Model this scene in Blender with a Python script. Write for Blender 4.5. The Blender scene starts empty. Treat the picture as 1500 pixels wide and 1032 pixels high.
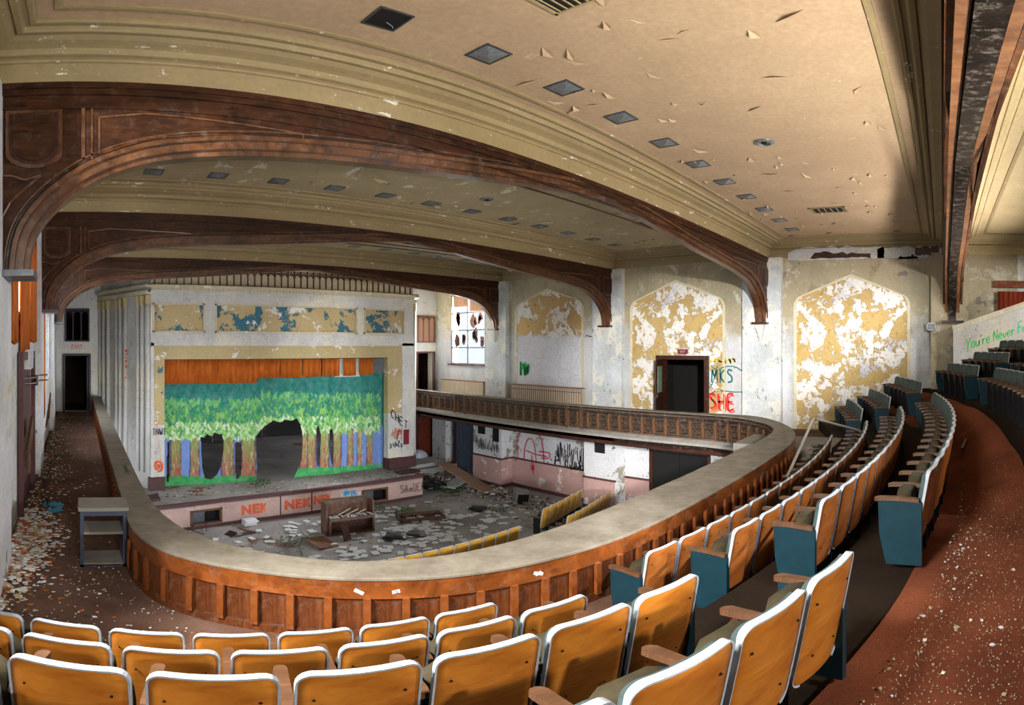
import bpy, math, random
import numpy as np
from mathutils import Vector, Matrix, Euler
random.seed(7); np.random.seed(7)
S = bpy.context.scene
COL = S.collection
PI = math.pi
# all heights below are measured from eye level; LIFT puts the hall floor at z = 0
LIFT = 5.75

# ------------------------------------------------------------------ camera
FP = 806.0; XV = 114.6; YH = 507.0          # pixels per radian, column of the hall's axis, row of the horizon
cd = bpy.data.cameras.new('camera'); cam = bpy.data.objects.new('camera', cd); COL.objects.link(cam)
cd.type = 'PANO'; cd.panorama_type = 'EQUIRECTANGULAR'
cd.longitude_min = -750 / FP; cd.longitude_max = 750 / FP
cd.latitude_min = (YH - 1032) / FP; cd.latitude_max = YH / FP
cd.clip_start = 0.02; cd.clip_end = 500
cam.location = (0, 0, 0); cam.rotation_euler = (PI / 2, 0, -(750 - XV) / FP)
S.camera = cam
S.view_settings.view_transform = 'Standard'; S.view_settings.look = 'None'
S.view_settings.exposure = 0.0; S.view_settings.gamma = 1.0
S.view_settings.use_curve_mapping = False
S.cycles.max_bounces = 8; S.cycles.diffuse_bounces = 5
S.cycles.sample_clamp_indirect = 6.0

# ------------------------------------------------------------------ world and lights
w = bpy.data.worlds.new('overcast_sky'); S.world = w; w.use_nodes = True
bg = w.node_tree.nodes['Background']; bg.inputs[0].default_value = (0.86, 0.93, 1.0, 1); bg.inputs[1].default_value = 1.1

def area(name, loc, target, sx, sy, power, col=(1, .96, .9), spread=PI):
    l = bpy.data.lights.new(name, 'AREA'); l.shape = 'RECTANGLE'; l.size = sx; l.size_y = sy
    l.energy = power; l.color = col; l.spread = spread
    o = bpy.data.objects.new(name, l); COL.objects.link(o); o.location = loc
    o.rotation_euler = (Vector(target) - Vector(loc)).to_track_quat('-Z', 'Y').to_euler()
    return o
# daylight pushed through the windows of the left wall, window by window
area('window_daylight', (-5.2, -4.6, 1.9), (12.0, 3.2, -0.8), 0.5, 0.5, 1900, (1, .97, .93), PI * .5)
area('window_daylight', (-3.2, 8.6, 2.6), (9, 8.6, -3.5), 2.2, 2.2, 1500, (.93, .96, 1))
area('window_daylight', (-3.2, 14.6, 2.4), (9, 14.0, -4.5), 2.4, 2.4, 5200, (.93, .96, 1))
area('window_daylight', (18.6, 18.6, 1.6), (9, 15.5, -3.0), 2.2, 2.6, 17000, (.95, .97, 1))
area('window_daylight', (-3.0, 2.4, 2.8), (6, 2.6, -2.5), 1.8, 1.6, 1900, (1, .96, .9))
# added uplights behind the camera, out of frame, brightening the ceiling
area('added_uplight', (11.5, -2.15, .5), (11.5, 1.2, 3.2), 6.0, .3, 210, (1, .90, .84), PI*.62)
area('added_uplight', (4.5, -1.6, .1), (5.0, 1.9, 3.2), 6.0, .3, 250, (1, .93, .84), PI*.62)
area('hall_fill', (7.4, 1.0, -3.7), (7.8, 14.0, -5.2), 9.0, 1.0, 1500, (.95, .97, 1))  # added fill under the balcony, brightens the hall; no source stands there
area('stage_fill', (12.6, 24.5, 1.5), (7.0, 21.5, -4.8), 2.0, 2.0, 90, (.95, .97, 1))  # added lamp inside the closed stage, lifts its floor out of the dark
def spot(name, loc, target, ang, power, col, r=.15, blend=.5):
    l = bpy.data.lights.new(name, 'SPOT'); l.spot_size = ang; l.spot_blend = blend; l.energy = power; l.color = col; l.shadow_soft_size = r
    o = bpy.data.objects.new(name, l); COL.objects.link(o); o.location = loc
    o.rotation_euler = (Vector(target) - Vector(loc)).to_track_quat('-Z', 'Y').to_euler()
# four added spots out of frame, brightening left walk, seats, carpet and stair wall
spot('fill_spot', (8.0, -1.75, 1.0), (-.85, 8.0, -1.3), .95, 2300, (.97, .98, 1), .12, .6)
spot('fill_spot', (.9, -4.6, 2.2), (1.2, 2.0, -1.6), .95, 1500, (1, .95, .86))
spot('fill_spot', (2.6, -5.4, 2.3), (7.2, -.2, -1.6), .62, 900, (1, .93, .85), .2, .6)
spot('fill_spot', (11.5, -5.6, 2.4), (15.3, -1.6, .3), .9, 950, (1, .97, .92), .15, .6)

# ------------------------------------------------------------------ mesh helpers
class MB:
    def __init__(s): s.v = []; s.f = []; s.m = []; s.cur = 0
    def quad(s, a, b, c, d):
        n = len(s.v); s.v += [a, b, c, d]; s.f.append((n, n+1, n+2, n+3)); s.m.append(s.cur)
    def poly(s, pts):
        n = len(s.v); s.v += list(pts); s.f.append(tuple(range(n, n+len(pts)))); s.m.append(s.cur)
    def box(s, x0, x1, y0, y1, z0, z1, M=None):
        P = [(x0,y0,z0),(x1,y0,z0),(x1,y1,z0),(x0,y1,z0),(x0,y0,z1),(x1,y0,z1),(x1,y1,z1),(x0,y1,z1)]
        if M is not None: P = [tuple(M @ Vector(p)) for p in P]
        n = len(s.v); s.v += P
        for q in ((0,3,2,1),(4,5,6,7),(0,1,5,4),(1,2,6,5),(2,3,7,6),(3,0,4,7)):
            s.f.append(tuple(n+i for i in q)); s.m.append(s.cur)
        return s
    def prism(s, pts, fn, t0, t1):
        """closed 2-D outline pts, fn(u, v, t) -> 3-D point, extruded from t0 to t1"""
        k = len(pts); n = len(s.v)
        s.v += [fn(u, v, t0) for u, v in pts] + [fn(u, v, t1) for u, v in pts]
        s.f.append(tuple(range(n, n+k))); s.f.append(tuple(range(n+2*k-1, n+k-1, -1))); s.m += [s.cur]*2
        for i in range(k):
            j = (i+1) % k; s.f.append((n+i, n+k+i, n+k+j, n+j)); s.m.append(s.cur)
        return s
    def rings(s, R, closed=True, caps=True):
        """loft equal-length rings of 3-D points"""
        n = len(s.v); k = len(R[0])
        for r in R: s.v += [tuple(p) for p in r]
        for i in range(len(R)-1):
            for j in range(k if closed else k-1):
                a = n+i*k+j; b = n+i*k+(j+1) % k
                s.f.append((a, b, b+k, a+k)); s.m.append(s.cur)
        if caps and closed:
            s.f.append(tuple(range(n+k-1, n-1, -1))); e = n+(len(R)-1)*k
            s.f.append(tuple(range(e, e+k))); s.m += [s.cur]*2
        return s
    def tube(s, pts, r, k=6, r2=None):
        pts = [Vector(p) for p in pts]; R = []
        for i, p in enumerate(pts):
            d = (pts[min(i+1, len(pts)-1)] - pts[max(i-1, 0)]).normalized()
            a = d.orthogonal().normalized() if i == 0 else (a - d * a.dot(d)).normalized()
            b = d.cross(a); rr = r if r2 is None else r + (r2-r)*i/(len(pts)-1)
            R.append([p + a*math.cos(t*2*PI/k)*rr + b*math.sin(t*2*PI/k)*rr for t in range(k)])
        return s.rings(R)
    def cyl(s, x, y, z0, z1, r, k=12, r2=None):
        r2 = r if r2 is None else r2
        return s.rings([[(x+q*math.cos(t*2*PI/k), y+q*math.sin(t*2*PI/k), z) for t in range(k)] for z, q in ((z0, r), (z1, r2))])
    def mesh(s, name, mats, smooth=False):
        me = bpy.data.meshes.new(name); me.from_pydata([tuple(p) for p in s.v], [], s.f)
        for m in (mats if isinstance(mats, (list, tuple)) else [mats]): me.materials.append(m)
        if any(s.m): me.polygons.foreach_set('material_index', s.m)
        if smooth:
            me.polygons.foreach_set('use_smooth', [True]*len(me.polygons))
        me.update(); return me
def put(name, me, parent=None, loc=(0,0,0), rot=(0,0,0), label=None, cat=None, group=None, kind=None):
    o = bpy.data.objects.new(name, me); COL.objects.link(o)
    o.location = loc; o.rotation_euler = rot
    if parent is not None: o.parent = parent
    tag(o, label, cat, group, kind); return o
def tag(o, label=None, cat=None, group=None, kind=None):
    if label: o['label'] = label
    if cat: o['category'] = cat
    if group: o['group'] = group
    if kind: o['kind'] = kind
    return o
def empty(name, loc=(0,0,0), rz=0, **k):
    return put(name, None, None, loc, (0,0,rz), **k)
def recalc(me):
    import bmesh
    b = bmesh.new(); b.from_mesh(me); bmesh.ops.remove_doubles(b, verts=b.verts, dist=1e-5)
    bmesh.ops.recalc_face_normals(b, faces=b.faces); b.to_mesh(me); b.free(); return me
def bx(name, x0, x1, y0, y1, z0, z1, m, parent=None, bev=0, **k):
    """a box object with its origin at its own base"""
    cx, cy = (x0+x1)/2, (y0+y1)/2
    me = MB().box(x0-cx, x1-cx, y0-cy, y1-cy, 0, z1-z0).mesh(name, m)
    o = put(name, me, parent, (cx, cy, z0), **k)
    if bev:
        b = o.modifiers.new('b', 'BEVEL'); b.width = bev; b.segments = 2
    return o

# ------------------------------------------------------------------ materials
class NT:
    def __init__(s, name, rough=.7, metal=0, spec=.4):
        s.m = bpy.data.materials.new(name); s.m.use_nodes = True; s.t = s.m.node_tree
        s.b = s.t.nodes['Principled BSDF']; s.b.inputs['Roughness'].default_value = rough
        s.b.inputs['Metallic'].default_value = metal; s.b.inputs['Specular IOR Level'].default_value = spec
        s.c = s.t.nodes.new('ShaderNodeTexCoord')
    def L(s, a, b): s.t.links.new(a, b)
    def noise(s, scale, detail=6, rough=.6, stretch=(1,1,1), dist=0, coord='Object', off=0):
        mp = s.t.nodes.new('ShaderNodeMapping'); mp.inputs['Scale'].default_value = stretch
        mp.inputs['Location'].default_value = (off, off*.7, off*1.3)
        s.L(s.c.outputs[coord], mp.inputs[0])
        n = s.t.nodes.new('ShaderNodeTexNoise'); n.inputs['Scale'].default_value = scale
        n.inputs['Detail'].default_value = detail; n.inputs['Roughness'].default_value = rough
        n.inputs['Distortion'].default_value = dist
        s.L(mp.outputs[0], n.inputs['Vector']); return n.outputs['Fac']
    def ramp(s, f, a, b, inv=False):
        r = s.t.nodes.new('ShaderNodeMapRange'); r.inputs[1].default_value = a; r.inputs[2].default_value = b
        if inv: r.inputs[3].default_value = 1; r.inputs[4].default_value = 0
        s.L(f, r.inputs[0]); return r.outputs[0]
    def mul(s, a, b, op='MULTIPLY'):
        n = s.t.nodes.new('ShaderNodeMath'); n.operation = op; n.use_clamp = True
        for i, q in enumerate((a, b)):
            if isinstance(q, (int, float)): n.inputs[i].default_value = q
            else: s.L(q, n.inputs[i])
        return n.outputs[0]
    def mix(s, f, a, b, mode='MIX'):
        n = s.t.nodes.new('ShaderNodeMix'); n.data_type = 'RGBA'; n.blend_type = mode
        for i, q in ((0, f), (6, a), (7, b)):
            if isinstance(q, (int, float)): n.inputs[i].default_value = q
            elif isinstance(q, tuple): n.inputs[i].default_value = (*q, 1)
            else: s.L(q, n.inputs[i])
        return n.outputs[2]
    def height(s, z0, z1):
        """0 below z0, 1 above z1 (object coordinates)"""
        q = s.t.nodes.new('ShaderNodeSeparateXYZ'); s.L(s.c.outputs['Object'], q.inputs[0])
        return s.ramp(q.outputs[2], z0, z1)
    def bump(s, h, st=.3, d=.02):
        n = s.t.nodes.new('ShaderNodeBump'); n.inputs['Strength'].default_value = st; n.inputs['Distance'].default_value = d
        s.L(h, n.inputs['Height']); s.L(n.outputs[0], s.b.inputs['Normal'])
    def out(s, c):
        if isinstance(c, tuple): s.b.inputs['Base Color'].default_value = (*c, 1)
        else: s.L(c, s.b.inputs['Base Color'])
        return s.m
def hexc(h):
    h = h.lstrip('#'); r = [int(h[i:i+2], 16)/255 for i in (0, 2, 4)]
    return tuple(c/12.92 if c <= .04045 else ((c+.055)/1.055)**2.4 for c in r)
def plain(name, h, rough=.7, metal=0, var=.15, scale=6, spec=.4):
    n = NT(name, rough, metal, spec); c = hexc(h) if isinstance(h, str) else h
    d = tuple(q*(1-var*2) for q in c)
    m = n.out(n.mix(n.ramp(n.noise(scale), .3, .7), d, c)); return m
def wood(name, a, b, rough=.45, stretch=(1, 1, 12), scale=3, dust=0, bump=.15, spec=.4):
    n = NT(name, rough, 0, spec); g = n.noise(scale, 8, .65, stretch, 1.2)
    c = n.mix(n.ramp(g, .35, .68), hexc(a), hexc(b))
    c = n.mix(n.mul(n.ramp(n.noise(1.3, 4), .4, .75), .5), c, tuple(q*.45 for q in hexc(a)))
    if dust:
        c = n.mix(n.mul(n.ramp(n.noise(9, 10, .75), .52, .66), dust), c, hexc('#b8aea2'))
    n.bump(g, bump, .01); return n.out(c)
def peel(name, base, layers, rough=.8, bumpd=.02, bst=.5, grime=None, low=None):
    """stacked paint coats: each layer (colour, scale, lo, hi, stretch, offset) shows where its noise is high"""
    n = NT(name, rough); fine = n.noise(14, 8, .7); chipn = n.noise(max(5, layers[0][1]*4.5), 6, .75, off=2)
    c = n.mix(n.ramp(n.noise(.9, 5), .35, .7), hexc(base), tuple(q*.82 for q in hexc(base))); h = None
    for col, sc, lo, hi, st, off in layers:
        m = n.ramp(n.mul(n.mul(n.noise(sc, 9, .66, st, .3, off=off), .74), n.mul(chipn, .26), 'ADD'), .5+(lo-.5)*.80, .5+(hi-.5)*.80+.004)
        c = n.mix(m, c, hexc(col)); h = m if h is None else n.mul(h, n.mul(m, .7), 'ADD')
    if low:
        q = n.mul(n.mul(n.height(low[2], low[1]), .55), n.mul(n.noise(1.4, 8, .65, off=3), .6), 'ADD')
        c = n.mix(n.mul(n.ramp(q, .42, .60, True), low[3]), c, hexc(low[0]))
    if grime:
        col, sc, lo, hi, amt = grime
        c = n.mix(n.mul(n.ramp(n.noise(sc, 8, .65, (1, 1, .5), off=9), lo, hi), amt), c, hexc(col))
    c = n.mix(n.mul(n.ramp(fine, .35, .7), .30), c, (.12, .1, .08))
    if h is not None: n.bump(n.mul(n.mul(h, .85), n.mul(fine, .15), 'ADD'), bst, bumpd)
    return n.out(c)
U = (1, 1, 1)
M = {}
M['ceiling'] = peel('ceiling_plaster', '#c0a685', [('#dccbb0', 2.6, .67, .675, (1, .35, 1), 3), ('#5a4630', 1.7, .735, .74, (1, .3, 1), 6)], .75, .012, .4, ('#ad9274', .35, .4, .7, .5))
M['ceiling_back'] = peel('ceiling_plaster_back', '#cdbb8e', [('#e8e2d0', 2.2, .66, .665, (1, .4, 1), 5)], .75, .01)
M['ceiling_far'] = peel('ceiling_plaster_far', '#b3a47e', [('#dcd8c8', 3, .60, .605, (1, .5, 1), 1), ('#5d5040', 3.4, .69, .695, (1, .5, 1), 2)], .75, .012)
M['cornice'] = peel('cornice_plaster', '#a39168', [('#e9e4d8', 5.5, .635, .64, (.5, 1, 1.5), 8), ('#968a6c', 1.2, .60, .75, U, 4)], .75, .012)
M['wall'] = peel('wall_plaster', '#d9dade', [('#ebe8da', .8, .48, .60, U, 2), ('#cbbf9c', 1.0, .60, .63, U, 5), ('#8d8b86', 1.7, .665, .67, U, 7), ('#6f6a60', 3.2, .68, .685, U, 1)], .85, .03, 1.0, ('#8f9a96', .7, .5, .75, .5))
M['wall_upper'] = peel('wall_plaster_upper', '#b3a78a', [('#cfc9b6', .9, .54, .60, U, 3), ('#857a72', 1.3, .62, .63, U, 11), ('#9a8b6b', 1.0, .58, .64, U, 5), ('#8f8782', 1.1, .655, .66, U, 7), ('#5b5147', 3.2, .70, .71, U, 1)], .85, .02, .6, ('#6f7f74', .8, .48, .72, .7), ('#d3d6dc', 2.0, -.4, .85))
M['pilaster'] = peel('pilaster_plaster', '#d4dade', [('#e9e7dd', 1.1, .50, .54, U, 2), ('#7f807c', 2.6, .60, .62, (1, 1, .7), 5), ('#44423e', 4.2, .68, .69, U, 6)], .85, .015, .6, ('#8a9390', .8, .45, .75, .5))
M['niche'] = peel('niche_plaster', '#c9ab6c', [('#eceae6', 1.7, .485, .495, U, 3), ('#d2d4de', .8, .61, .62, U, 8), ('#c4a566', 4.5, .575, .582, U, 2), ('#2c261d', 9.0, .70, .71, U, 4)], .85, .02, .8)
M['niche_far'] = peel('niche_plaster_far', '#b4935a', [('#e6e4e2', 1.5, .52, .53, U, 3), ('#7d6a48', 4.0, .60, .62, U, 6), ('#4b4234', 9.0, .66, .67, U, 4)], .85, .02, .8, ('#a8a49c', 3, .6, .75, .5), ('#d9dae2', 3.15, 2.75, .97))
M['white_paint'] = peel('white_paint', '#dfdfdc', [('#b9b7b2', 2.4, .62, .63, U, 2), ('#e9e4d2', .6, .5, .6, U, 5)], .7, .008, .4, ('#8e8c84', 1.4, .5, .8, .4))
M['cream_paint'] = peel('cream_paint', '#cdb987', [('#f0eee9', 1.6, .60, .605, (1, 1, 1.6), 2)], .75, .008)
M['cream_trim'] = peel('cream_trim', '#ddd3b4', [('#efece0', 2.0, .60, .605, U, 2)], .7, .006)
M['fresco'] = peel('fresco_plaster', '#cfb987', [('#2d6f86', 1.15, .535, .545, U, 2), ('#eceae6', 1.4, .59, .60, U, 12), ('#3a3a34', 7, .70, .71, U, 5)], .8, .012)
M['near_black'] = wood('near_black_wood', '#0f0c0a', '#2a211b', .3, U, 8, .25, .2, .5)  # near-black wood tone with pale dust specks
M['mahogany'] = wood('mahogany', '#24130b', '#4c2b16', .42, (1.2, 1, 5), 2.0, .06, .15, .2)
M['mahogany_trim'] = wood('mahogany_trim', '#3a2213', '#744a2c', .32, (1, 1, 1), 4, .16, .1, .45)
M['dark_wood'] = wood('dark_wood', '#2a130c', '#4a2416', .4, (1, 1, 6), 3, .1)
M['rail_wood'] = wood('rail_wood', '#60300f', '#9c5626', .33, (1, 1, 1), 3.0, .12, .1, .5)
M['rail_panel'] = wood('rail_panel', '#4a2310', '#74401f', .33, (6, 6, 1), 3.0, .12, .1, .5)
M['arm_dark'] = wood('aged_mullion_wood', '#5a3a24', '#845a38', .5, U, 5, .1)
M['carved'] = wood('carved_wood', '#3c2a1e', '#6b4c34', .5, (1, 1, 1), 5, .2)
M['ply'] = wood('orange_plywood', '#ae611c', '#d58c36', .3, (1.2, 1, 7), 1.6, .04, .05, .5)
M['ply_red'] = wood('red_plywood', '#a85a22', '#d98844', .3, (1.2, 1, 7), 1.6, .06, .05, .5)
M['ply_yellow'] = wood('yellow_plywood', '#8a6420', '#b98d34', .4, (1.2, 1, 7), 1.6, .1, .05)
M['arm'] = wood('arm_wood', '#4c3322', '#6e4c34', .45, (1, 8, 1), 4, .0)
M['trimband'] = plain('dusty_metal_band', '#b4bdc8', .5, 0, .12, 30)
M['pad'] = plain('teal_upholstery', '#4d5f60', .85, 0, .2, 20)
M['cushion'] = plain('olive_upholstery', '#3f3722', .9, 0, .2, 18)
M['teal'] = plain('teal_enamel', '#143844', .45, .2, .15, 8)
M['iron'] = plain('dark_iron', '#1d1f21', .5, .5, .2, 12)
M['steel'] = plain('dull_steel', '#6b7078', .4, .7, .2, 12)
M['black'] = plain('black_void_paint', '#0d0c0b', .9, 0, .1)
M['blackcloth'] = plain('black_plastic_sheet', '#17171a', .35, 0, .2)
M['paper'] = plain('old_paper', '#e0e3e8', .85, 0, .08, 2)
M['paper_tan'] = plain('tan_paper', '#b7ab96', .85, 0, .1, 2)
M['screw'] = plain('screw_metal', '#40352a', .4, .6, .1)
M['leaf'] = plain('weed_leaf', '#3e6b30', .7, 0, .3, 20)
M['orange_cloth'] = wood('orange_curtain_cloth', '#a04a14', '#c9712c', .8, (10, 10, .6), 2.5, 0, .1, .1)
M['red_cloth'] = wood('red_curtain_cloth', '#5c1c0c', '#93402a', .8, (10, 10, .6), 2.5, 0, .1, .1)
M['pink'] = peel('pink_dado_paint', '#b9938c', [('#d9d2cc', 1.0, .59, .60, U, 4), ('#6e5c56', 3, .68, .69, U, 2)], .7, .01)
M['pink_apron'] = peel('pink_apron_paint', '#c3a49c', [('#d6c2ba', 1.2, .55, .6, (.3, 1, 1), 4), ('#75605a', 5, .70, .71, U, 2)], .65, .005)
M['maroon'] = plain('maroon_paint', '#563434', .6, 0, .15)
M['under_wall'] = peel('under_balcony_plaster', '#cfd0d2', [('#8c8878', 1.5, .57, .58, U, 4), ('#2e2a26', 2.4, .63, .64, U, 2), ('#c9ae5e', 1.4, .66, .67, U, 9)], .8, .02)
M['stone_ledge'] = plain('dusty_ledge', '#8f8a82', .85, 0, .15, 5)
M['radiator'] = plain('pale_radiator_enamel', '#cfc3ab', .6, 0, .1, 3)
M['slate'] = plain('slate_blue_paint', '#454b60', .6, 0, .15, 6)
M['slate_dark'] = plain('purple_grey_door_paint', '#4a4450', .6, 0, .2, 5)
M['glass'] = None
g = NT('window_glass', .05); g.b.inputs['Transmission Weight'].default_value = 1; g.b.inputs['IOR'].default_value = 1.1; M['glass'] = g.out((.95, .97, 1))
# dusty rail top
n = NT('dusty_rail_top', .8); M['railtop'] = n.out(n.mix(n.ramp(n.noise(3, 10, .75), .3, .62), hexc('#605849'), hexc('#857e72')))
# carpet with trodden plaster dust
def carpet_mat(name, a, b, dust, lo, hi):
    n = NT(name, .95, 0, .1)
    c = n.mix(n.ramp(n.noise(1.1, 6), .3, .7), hexc(a), hexc(b))
    c = n.mix(n.mul(n.ramp(n.noise(60, 4, .7), .3, .7), .45), c, tuple(q*.35 for q in hexc(a)))
    sp = n.mul(n.mul(n.ramp(n.noise(70, 3, .8), .66, .69), n.ramp(n.noise(1.6, 5), lo, hi)), .7)
    c = n.mix(sp, c, hexc(dust)); n.bump(n.noise(90, 4, .8), .6, .01); return n.out(c)
M['carpet'] = carpet_mat('red_brown_carpet', '#5e3222', '#8e5238', '#c0ab84', .35, .6)
M['carpet_walk'] = carpet_mat('dirty_walkway_carpet', '#543a2e', '#84695a', '#e0ddd8', .25, .48)
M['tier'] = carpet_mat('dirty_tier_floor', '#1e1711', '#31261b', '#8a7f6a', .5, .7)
n = NT('hall_floor_concrete', .9)
c = n.mix(n.ramp(n.noise(.5, 6), .35, .65), hexc('#807c7b'), hexc('#aaa6a4')); c = n.mix(n.mul(n.ramp(n.noise(2.2, 9, .7), .56, .66), .5), c, hexc('#b9b6b2'))
c = n.mix(n.ramp(n.noise(.7, 5, off=4), .6, .66), c, hexc('#7a5744')); n.bump(n.noise(20, 6), .4, .02); M['hallfloor'] = n.out(c)

# ------------------------------------------------------------------ plan geometry
XL, XR, XC = -0.85, 16.0, 7.6
YE = 21.0                                        # end wall of the two side walks
BEAMS = [-0.29, 5.4, 11.05, 16.7]
ZT = 3.2                                         # flat of the ceiling
LA = [(.54,21),(.54,16),(.54,12),(.54,9.5),(.54,7.8),(.54,6.6),(.53,5.9),(.57,5.4),(.70,4.98),(.94,4.62),(1.37,4.22),(1.96,3.78),(2.72,3.36),(3.6,3.07),(4.62,2.90),(6.0,2.85)]
LH = [(.82,21),(.82,16),(.82,12),(.82,9.5),(.82,7.9),(.84,6.75),(.88,6.2),(.95,5.75),(1.08,5.3),(1.32,4.9),(1.74,4.42),(2.25,4.02),(2.95,3.73),(3.75,3.60),(4.7,3.57),(6.05,3.58)]
RC = 14.75
PA = LA + [(7.375,2.84)] + [(RC-x, y) for x, y in reversed(LA)]
PH = LH + [(7.375,3.58)] + [(RC-x, y) for x, y in reversed(LH)]
def cr(P, k=6):
    out = []
    for i in range(len(P)-1):
        p0, p1, p2, p3 = P[max(i-1,0)], P[i], P[i+1], P[min(i+2, len(P)-1)]
        for j in range(k):
            t = j/k
            out.append(tuple(.5*((2*b)+(-a+c)*t+(2*a-5*b+4*c-d)*t*t+(-a+3*b-3*c+d)*t**3) for a, b, c, d in zip(p0, p1, p2, p3)))
    out.append(P[-1]); return out
A = cr(PA); H = cr(PH)
def rowY(y0, x): return y0 + (x-7.6)**2/(2*(24.5 if x < 7.6 else 20))
ROW = {'C': (1.98, -2.5), 'B': (1.3, -2.22), 'A': (.65, -1.94), 'Z': (-.1, -1.72), 'U1': (-1.4, -1.22), 'U2': (-2.1, -.92), 'U3': (-2.8, -.62), 'U4': (-3.5, -.32)}

# ------------------------------------------------------------------ structure: floors
def slab(name, pts, z0, z1, m, **k):
    me = MB().prism(pts, lambda u, v, t: (u, v, t), z0, z1).mesh(name, m); recalc(me)
    return put(name, me, **k)
YB = -6.4
floor = slab('floor', [(XL-1.2,YB),(XR+1.5,YB),(XR+1.5,YE+9),(XL-1.2,YE+9)], -6.05, -5.75, M['hallfloor'], kind='structure', label='grey littered concrete floor of the hall below the balcony')
ring = [(XL, -1.0), (XL, YE)] + A + [(XR, YE), (XR, -1.0)]
slab('floor_balcony', ring, -2.75, -2.5, M['carpet_walk'], kind='structure', label='lowest balcony floor with dirty brown carpet behind the parapet')
def tier(name, y0, z0, z1, m, label, off=-.07, x0=XL, x1=XR):
    xs = [x0+(x1-x0)*i/36 for i in range(37)]
    pts = [(x, rowY(y0, x)+off) for x in xs] + [(x1, YB), (x0, YB)]
    return slab(name, pts, z0, z1, m, kind='structure', label=label)
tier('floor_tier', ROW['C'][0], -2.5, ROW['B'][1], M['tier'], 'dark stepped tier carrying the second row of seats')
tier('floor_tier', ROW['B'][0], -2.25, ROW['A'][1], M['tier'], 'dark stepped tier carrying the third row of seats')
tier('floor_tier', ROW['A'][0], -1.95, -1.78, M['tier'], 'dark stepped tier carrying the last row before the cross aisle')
# carpeted cross aisle, ramping up towards the upper seats on the far right
def sm(t): t = max(0, min(1, t)); return t*t*(3-2*t)
mb = MB(); NX, NY = 60, 16; G = []
for i in range(NX+1):
    x = XL+(XR-XL)*i/NX; ya = rowY(-.1, x)+.06; yb = rowY(-1.4, x)-.2
    ya2 = ya + .26 if x > 11.8 else ya
    G.append([(x, ya2+(yb-ya2)*j/NY, -1.75+.012*math.sin(x*3.1+j)+(.25*sm((x-5)/2.7)+.2*sm((x-7.7)/3.3))*sm(j/NY*1.5)) for j in range(NY+1)])
n0 = len(mb.v)
for r in G: mb.v += r
for i in range(NX):
    for j in range(NY):
        a = n0+i*(NY+1)+j; mb.f.append((a, a+1, a+NY+2, a+NY+1)); mb.m.append(0)
for i in range(NX):                                # nosing down to the tier floor
    a, b = G[i][0], G[i+1][0]; mb.quad((a[0], a[1], -2.0), (b[0], b[1], -2.0), b, a)
put('floor_cross_aisle', mb.mesh('cross_aisle', M['carpet'], True), kind='structure', label='wide red-brown carpeted cross aisle behind the lower seats')
for k, (y0, zt) in list(ROW.items())[4:]:
    nm = {'U1': 'first', 'U2': 'second', 'U3': 'third', 'U4': 'fourth'}[k]
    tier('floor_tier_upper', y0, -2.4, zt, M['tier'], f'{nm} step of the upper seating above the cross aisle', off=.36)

# aisle steps between the seat blocks
def aisle(x0, x1, lab):
    for q, (k, zt) in enumerate((('C', -2.37), ('B', -2.12), ('A', -1.88))):
        y0 = ROW[k][0]; y = rowY(y0, (x0+x1)/2)
        bx('aisle_step', x0, x1, y-.10, y+.2, zt-.13, zt, M['carpet'], kind='structure', label=f'carpeted half step in the aisle {lab}, {("lowest", "middle", "topmost")[q]} of three')
aisle(2.5, 3.3, 'nearest the camera'); aisle(11.2, 12.2, 'near the far wall')

# ------------------------------------------------------------------ structure: walls
def wall_with_holes(name, axis, c, t, u0, u1, z0, z1, holes, m, label, parent=None):
    """wall in the plane axis=c, thickness t (towards +), rectangular holes (u0, u1, z0, z1) cut out"""
    cl = lambda q, a, b: max(a, min(b, q))
    us = sorted({u0, u1, *[cl(h[0], u0, u1) for h in holes], *[cl(h[1], u0, u1) for h in holes]}); zs = sorted({z0, z1, *[cl(h[2], z0, z1) for h in holes], *[cl(h[3], z0, z1) for h in holes]})
    mb = MB()
    for i in range(len(us)-1):
        for j in range(len(zs)-1):
            cu, cz = (us[i]+us[i+1])/2, (zs[j]+zs[j+1])/2
            if any(h[0] < cu < h[1] and h[2] < cz < h[3] for h in holes): continue
            if axis == 'X': mb.box(min(c, c+t), max(c, c+t), us[i], us[i+1], zs[j], zs[j+1])
            else: mb.box(us[i], us[i+1], min(c, c+t), max(c, c+t), zs[j], zs[j+1])
    return put(name, mb.mesh(name, m), parent, kind='structure', label=label)
RW_HOLES = [(7.34, 8.97, -2.5, -.43), (17.5, 19.85, -.80, 2.35)]
wr = wall_with_holes('wall_right', 'X', XR, .4, -2.2, YE+.4, -2.75, 3.4, RW_HOLES, M['wall_upper'], 'tall peeling plaster wall on the far side of the balcony')
wall_with_holes('wall_right_rear', 'X', XR, .4, YB, -2.2, -2.4, 3.4, [(-6.3, -3.2, .1, 2.5)], M['wall'], 'pale peeling wall at the upper seating beyond the last arch')
LW_HOLES = [(7.7, 9.6, -2.5, -.2), (6.9, 10.2, .5, 2.3), (12.9, 16.1, -.9, 2.3), (1.3, 3.6, -.6, 2.3), (-3.62, -1.0, .0, 1.92)]
wl = wall_with_holes('wall_left', 'X', XL, -.4, YB, YE+.4, -2.75, 3.4, LW_HOLES, M['wall'], 'white plaster wall with thick curling paint along the narrow left walk')
WH = [(-.51, .40, -2.5, -.36), (-.51, .43, .18, 1.44), (14.86, 15.78, -2.5, -.32), (14.86, 15.86, .18, 1.45)]
we = wall_with_holes('wall_end', 'Y', YE, .4, XL-.4, XR+.4, -2.75, 3.4, [(2.5, 12.6, -2.75, 3.4)] + WH, M['white_paint'], 'white end wall carrying the exit doors beside the stage')
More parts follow.
